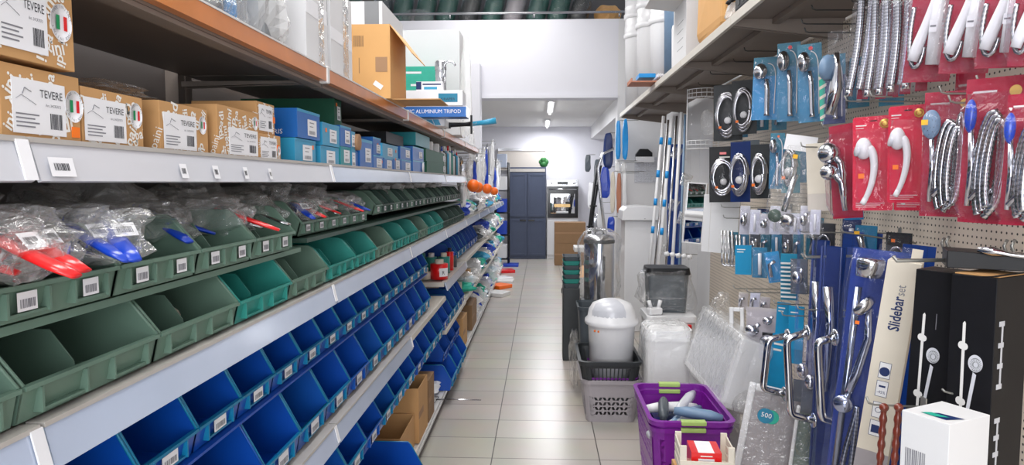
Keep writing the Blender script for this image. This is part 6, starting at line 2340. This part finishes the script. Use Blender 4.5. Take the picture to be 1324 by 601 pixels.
crumple(m, (.16, .30, .25), (.17, .31, .25), 531, .06, 24, 14, 0, 9)
lo = min(v[2] for v in m.v)
m.v = [(a, b, c - lo) for a, b, c in m.v]
m.build('body', t)
MB('black').tube(bez((.02, -.03, .12), (.05, -.05, .18), (.12, -.05, .18), (.14, -.02, .10)), .016, 8).build('grip', t)
MB('grey_card').box(.04, .09, -.035, -.028, .32, .40).build('mark', t)
t = thing('black_case', 'hard black case lying at the edge of the high right shelf', 'case', (.965, 3.05, ZK), 0)
MB('black').box(0, .42, 0, .50, 0, .17).build('body', t, .02)
m = MB('dark_plastic')
for q in range(6):
    m.box(-.003, 0, .05 + .07 * q, .08 + .07 * q, .03, .14)
m.build('rib', t)
bag('clear-wrapped white bundle in front of the brown wrapped carton', (1.03, 3.70, ZK), (.06, .07, .05), 533, 'milky_film', 'wrapped_bundle', .3, cat='bundle')

# ================================================================ loft rolls and rail
t = thing('loft_rail', 'thin grey rail running along the edge of the loft', 'rail', (0, HY + .06, 3.66))
MB('steel').tube([(-2.4, 0, .04), (1.1, 0, .04)], .016, 10).build('bar', t)
for q in range(4):
    MB('steel').tube([(-2.3 + q * 1.1, 0, -.02), (-2.3 + q * 1.1, 0, .04)], .012, 8).build('post', t)
rolls = [(450, 'dark_green', 'dark green'), (490, 'slate_plastic', 'dark grey'), (516, 'dark_green', 'dark green'), (545, 'dark_green', 'dark green'), (572, 'dark_green', 'dark green'), (602, 'dark_cloth', 'black'), (632, 'dark_green', 'dark green'), (660, 'grey_plastic', 'silver grey'), (690, 'dark_green', 'dark green'), (718, 'dark_green', 'dark green'), (746, 'dark_cloth', 'black')]
for i, (px, k, nm) in enumerate(rolls):
    p = PY(px, 12, 9.35)
    t = thing('fabric_roll', f'{nm} shiny roll leaning behind the loft rail, {ORD[i]} from the left', 'roll', (p.x, 9.42 + .0 * i, 3.645), 0, 'rolls behind the loft rail', ry=R((8, 10, 12, 14, 16, 16, 16, 16, 16, 16, 16)[i]))
    MB(k).lathe([(.0001, 0), (.11, 0), (.130, .05), (.128, .30), (.12, .40), (.0001, .41)], 20).build('roll', t)
    m = MB('clear_film').lathe([(.112, .0), (.133, .05), (.131, .30), (.123, .41)], 20)
    m.build('film', t)
bag('brown paper bag slumped on the loft at the right end of the rail', (PY(786, 27, 9.5).x, 9.5, 3.605), (.16, .16, .14), 541, 'carton_orange', 'paper_bag', .2)
bag('grey film-wrapped bundle on the loft right of the striped white box', PY(540, 40, 9.2), (.20, .10, .14), 543, 'clear_film', 'film_bundle', .2, cat='bundle')

# ================================================================ the room beyond the opening
def boxat(name, label, cat, px0, px1, y, d, z0, z1, mat, grp=None, bevel=.003):
    a, b = PY(px0, 236, y).x, PY(px1, 236, y).x
    t = thing(name, label, cat, (a, y, z0), 0, grp)
    return t, b - a, z1 - z0


yC = 13.35
t, w, h = boxat('storage_cabinet', 'tall slate blue two-door cabinet against the back wall', 'cabinet', 657.5, 706, yC, .4, .001, 1.80, 'cabinet_blue')
MB('cabinet_blue').box(0, w, .02, .42, 0, h).build('body', t, .004)
MB('strip_edge').box(.02, w - .02, .0, .02, h - .09, h - .03).build('top_bar', t)
for s_ in range(2):
    for (a, b) in ((.06, .80), (.82, h - .11)):
        x0, x1 = (.012, w / 2 - .004) if s_ == 0 else (w / 2 + .004, w - .012)
        m = MB('cabinet_blue').box(x0, x1, .0, .018, a, b)
        m.mat('cabinet_blue')
        hollow = MB('cabinet_blue')
        T0 = m.T
        m.at(((x0 + x1) / 2, -.008, a + .02))
        hollow_frame(m, x1 - x0 - .03, b - a - .04, .035, .008)
        m.at()
        dr = m.build('door', t, .002)
        if a < .1:
            MB('oven_black').box((x1 - .14) if s_ == 0 else x0 + .02, (x1 - .02) if s_ == 0 else x0 + .14, -.024, -.009, b - .05, b - .02).build('handle', dr)
# oven unit
t, w, h = boxat('kitchen_unit', 'white kitchen base unit carrying the built-in oven', 'kitchen unit', 707.5, 748, yC + .05, .5, .001, .78, 'white_paint')
MB('white_paint').box(0, w, .02, .5, 0, h).build('body', t, .002)
for q in range(2):
    d_ = MB('white_paint').box(.004 + q * w / 2, w / 2 * (q + 1) - .004, 0, .018, .08, h - .01).build('door', t, .002)
    MB('steel').box(w / 2 - .07 + q * .09, w / 2 - .02 + q * .09, -.014, -.002, h - .10, h - .09).build('handle', d_)
t, w, h2 = boxat('oven', 'built-in oven with a steel panel and black glass door', 'oven', 707.5, 748, yC + .05, .5, h + .002, 1.56, 'oven_black')
MB('white_paint').box(-.005, w + .005, .03, .5, 0, h2).build('housing', t, .002)
m = MB('steel').box(.005, w - .005, .0, .03, h2 - .13, h2 - .01)
m.build('control_panel', t)
MB('oven_black').box(w * .32, w * .66, -.004, 0, h2 - .10, h2 - .04).build('display', t)
for x in (.14, .86):
    m = MB('steel').at((w * x, 0, h2 - .07), rx=R(90)).lathe([(.022, 0), (.020, .02), (.0001, .02)], 12)
    m.at().build('knob', t)
d_ = MB('oven_black').box(.005, w - .005, 0, .03, .03, h2 - .14).build('door', t, .003)
MB('steel').tube([(.04, -.04, h2 - .19), (w - .04, -.04, h2 - .19)], .012, 8).build('handle', d_)
MB('mirror').box(.07, w - .07, -.002, -.001, .12, h2 - .28).build('window', d_)
MB('brass').box(.14, w - .16, -.006, -.003, .24, .30).build('tray', d_)
# brown cartons on the floor before the oven unit
for i, (z0, z1) in enumerate(((.001, .40), (.402, .78))):
    a = PY(717, 300, 12.4).x
    t = thing('flat_carton', ('lower', 'upper')[i] + ' brown carton stacked before the oven unit', 'carton', (a, 12.35, z0), 0, 'brown cartons before the oven unit')
    MB('kraft_dark').box(0, .56, 0, .35, 0, z1 - z0).build('body', t, .003)
    MB('carton_brown').box(0, .56, -.002, -.0005, (z1 - z0) * .46, (z1 - z0) * .54).build('tape', t)
# shutter box and framed board over the cabinet
t, w, h = boxat('shutter_board', 'grey-beige roller shutter board over the blue cabinet', 'board', 644, 705, 13.86, .1, 1.75, 2.19, 'beige_box')
MB('beige_box').box(0, w, .02, .12, 0, h).build('panel', t)
MB('steel').box(0, w, 0, .019, h - .05, h).build('rail', t)
m = MB('bin_green').ball((0, 0, .06), (.08, .07, .07), 10)
for q in range(9):
    m.ball((.06 * math.cos(q), .05 * math.sin(q * 2), .10 + .02 * (q % 3)), (.04, .03, .05), 6)
m.mats = ['leaf']
tag(m.build('potted_plant', None, loc=(PY(703, 217, yC + .2).x, yC + .15, 1.802)), 'small dark green plant on the corner of the blue cabinet', 'plant')
# black wire rack beside the cabinet with blue and white goods
p = PY(640, 236, 12.2)
t = thing('wire_shelving', 'black wire shelving left of the blue cabinet', 'wire shelving', (p.x, 12.2, .001), 0)
wR = PY(657, 236, 12.2).x - p.x
for x in (0, wR):
    for y in (0, .35):
        MB('black').tube([(x, y, 0), (x, y, 1.86)], .014, 8).build('post', t)
for z in (.12, .55, .95, 1.35, 1.75):
    m = MB('black')
    for q in range(5):
        m.tube([(0, .0875 * q, z), (wR, .0875 * q, z)], .006, 6)
    m.tube([(0, 0, z), (0, .35, z)], .008, 6).tube([(wR, 0, z), (wR, .35, z)], .008, 6)
    m.build('shelf', t)
for i, (z, k, nm) in enumerate(((.56, 'blue', 'blue'), (.96, 'blue', 'deep blue'), (.13, 'white_plastic', 'white'), (1.36, 'white_plastic', 'pale'), (1.76, 'strip_blue', 'grey-blue'))):
    tag(MB(k).box(0, wR - .06, 0, .28, 0, .24).build('storage_box', None, .01, loc=(p.x + .03, 12.22, z + .010)), f'{nm} box on the black wire shelving', 'box', 'boxes on the black wire shelving')
# ladder and hoover pole, stool, round base
t = thing('step_ladder', 'closed black step ladder leaning in the room beyond the opening', 'ladder', (.60, 9.9, .001), 0)
for (y, x1) in ((0, .20), (.10, .26)):
    MB('black').box(-.02, .02, y, y + .03, 0, .02).build('foot', t)
    MB('black').tube([(0, y + .015, .02), (x1, y + .015, 1.75)], .020, 8).build('rail', t)
for q in range(5):
    MB('black').box(-.03 + .045 * q, .07 + .045 * q, .03, .10, .25 + .3 * q, .27 + .3 * q).build('step', t)
t = thing('hoover_pole', 'bent grey metal hoover pole before the black ladder', 'pole', (.92, 9.75, .70), 0)  # hoover pole set free above the floor, without a hook
MB('steel').tube([(0, 0, 0), (-.08, 0, .6), (-.12, 0, 1.0), (-.06, 0, 1.20), (.10, 0, 1.28)], .022, 8).build('tube', t)
t = thing('low_stool', 'pale low stool beyond the chrome pedal bin', 'stool', (.60, 8.4, .001), 0)
MB('shelf_white').box(-.20, .24, -.16, .16, .66, .72).build('seat', t, .01)
for sx in (-1, 1):
    for sy in (-1, 1):
        MB('steel').tube([(sx * .17 + .02, sy * .13, 0), (sx * .15 + .02, sy * .11, .66)], .012, 8).build('leg', t)
t = thing('weight_stack', 'thick round black weight on the floor beside the ladder foot', 'base', (.42, 9.1, .001), 0)
MB('black').lathe([(.0001, 0), (.13, 0), (.15, .03), (.15, .08), (.13, .10), (.0001, .10)], 24).build('ring', t)
MB('black').lathe([(.0001, .10), (.12, .10), (.135, .12), (.13, .17), (.0001, .19)], 24).build('upper_ring', t)
# hanging goods on the return wall and in the rear room
for i, (bx, by, tx, ty, w_, Y, k, nm) in enumerate(((799, 206, 799, 156, 6, 8.7, 'sky_blue', 'bright blue long pack, left of the pair'), (808, 206, 808, 154, 7, 8.7, 'sky_blue', 'bright blue long pack, right of the pair'), (786, 218, 787, 172, 12, 9.8, 'navy_card', 'dark blue bagged pack'),
                                                  (782, 256, 783, 216, 12, 9.8, 'blue', 'blue bagged pack lower down'), (792, 275, 795, 222, 6, 8.7, 'cream', 'cream brush pack'), (800, 275, 801, 224, 6, 8.7, 'terracotta', 'reddish brush pack'), (807, 272, 808, 222, 6, 8.7, 'white_plastic', 'white brush pack'),
                                                  (772, 246, 773, 206, 8, 10.6, 'slate_plastic', 'dark tool pack'), (764, 270, 765, 236, 8, 11.2, 'white_plastic', 'pale bag'), (777, 300, 778, 262, 9, 10.2, 'white_plastic', 'white long bag'), (760, 222, 760, 200, 7, 11.5, 'slate_plastic', 'small dark pack'), (790, 300, 790, 280, 9, 8.8, 'blue', 'small blue pack low down'),
                                                  (770, 300, 770, 276, 8, 10.6, 'chrome_dark', 'grey tool'), (798, 222, 798, 208, 6, 8.7, 'milky_film', 'clear small pack'), (806, 224, 806, 210, 6, 8.7, 'milky_film', 'clear small bag'))):
    B = PY(bx, by, Y)
    T = PY(tx, ty, Y)
    t = thing('hanging_pack', f'{nm} hanging far back by the opening', 'pack', B, R(-5), 'packs hanging by the opening')
    w = w_ * Y / FPX
    h = (T - B).length
    m = MB(k)
    crumple(m, (0, 0, h / 2), (w / 2, .03, h / 2), 600 + i, .15, 14, 12, .15, 4)
    m.build('pack', t)
    MB('wire_grey').tube([(0, 0, h * .98), (.02, .02, h * 1.01), (.25 if B.x > .8 else .12, .03, h * 1.01)], .004, 6).build('hook', t)
t = thing('tool_shelf', 'small white wall shelf with a black and yellow tool case', 'shelf', (PY(820, 205, HY).x, HY - .12, PY(820, 208, HY).z), 0)
MB('white_plastic').box(0, .24, 0, .118, -.02, 0).box(0, .24, 0, .006, 0, .05).build('board', t, .002)
t2 = thing('tool_case', 'black tool case with yellow and red marks on the small wall shelf', 'case', (PY(821, 205, HY).x, HY - .10, PY(820, 208, HY).z + .001), 0)
MB('black').prism([(0, 0), (.21, 0), (.21, .10), (.15, .15), (.05, .15), (0, .08)], 0, .09, 'y').build('body', t2, .004)
MB('yellow_sticker').box(.04, .07, -.003, -.0005, .02, .05).build('mark', t2)
MB('red').box(.10, .15, -.003, -.0005, .03, .05).build('mark', t2)
m = MB('strip_white').box(0, .29, 0, .006, 0, .33)
for q in range(9):
    for r_ in range(10):
        m.ball((.02 + .031 * q, 0, .02 + .032 * r_), (.011, .007, .011), 5)
tag(m.build('dimpled_sheet', None, loc=(PY(820, 236, HY).x, HY - .012, PY(820, 236, HY).z)), 'pale dimpled sheet on the wall below the tool case', 'sheet')  # dimpled sheet set flat against the return wall
# ================================================================ second rank of packs, close to the pegboard
backs = [('teal_card', 'teal'), ('dark_plastic', 'dark'), ('navy_card', 'navy'), ('aqua', 'aqua'), ('box_black', 'black'), ('teal_card', 'deep teal')]
for ri, (z0, ya, yb, st, nm) in enumerate(((1.80, 2.75, 4.7, .21, 'behind the uppermost blue packs and hose coils'), (1.47, 2.55, 4.7, .21, 'behind the middle row of hose coils'),
                                          (1.10, 2.65, 4.3, .20, 'behind the lower row of aqua packs'), (.86, 2.5, 3.2, .17, 'behind the chrome grab bars'))):
    yy, i = ya, 0
    while yy < yb:
        mk, cn_ = backs[(i * 5 + ri * 2) % 6]
        t = thing('hanging_pack', f'{cn_} pack {nm}, {ORD[i]} from the viewer', 'pack', (1.36 - .03 * (i % 2), yy, z0 + .015 * (i % 3)), R(-52 - 6 * (i % 3)), 'second rank of packs near the pegboard')
        w, h = .095, .21
        MB(mk).box(-w / 2, w / 2, 0, .002, 0, h).build('backing_card', t)
        k = (i + ri) % 3
        if k == 0:
            MB('chrome_dark').tube([(-.01, -.016, .03), (.005, -.018, .10), (-.012, -.018, .165)], [.009, .012, .018], 10).build('product', t)
        elif k == 1:
            MB('white_plastic').tube([(.01, -.012, .02), (.01, -.012, .17)], .010, 8).build('product', t)
        else:
            MB('steel').tube([(.030 * math.cos(a * .4), -.012, .10 + .055 * math.sin(a * .4)) for a in range(17)], .006, 7, closed=False).build('product', t)
        if i % 4 == 0:
            sticker(t, -.02, h * .85, .007, 'orange_sticker', -.003)
        shell(t, w, h, .03, .04, .95)
        yy += st
        i += 1
# ================================================================ output look
vs_ = scn.view_settings
vs_.view_transform = 'Standard'
vs_.look = 'None'
vs_.gamma = 1
vs_.use_curve_mapping = False
vs_.exposure = 0.08
scn.cycles.transparent_max_bounces = 24
scn.cycles.max_bounces = 8
scn.cycles.diffuse_bounces = 4
scn.cycles.sample_clamp_indirect = 4
scn.cycles.use_denoising = True
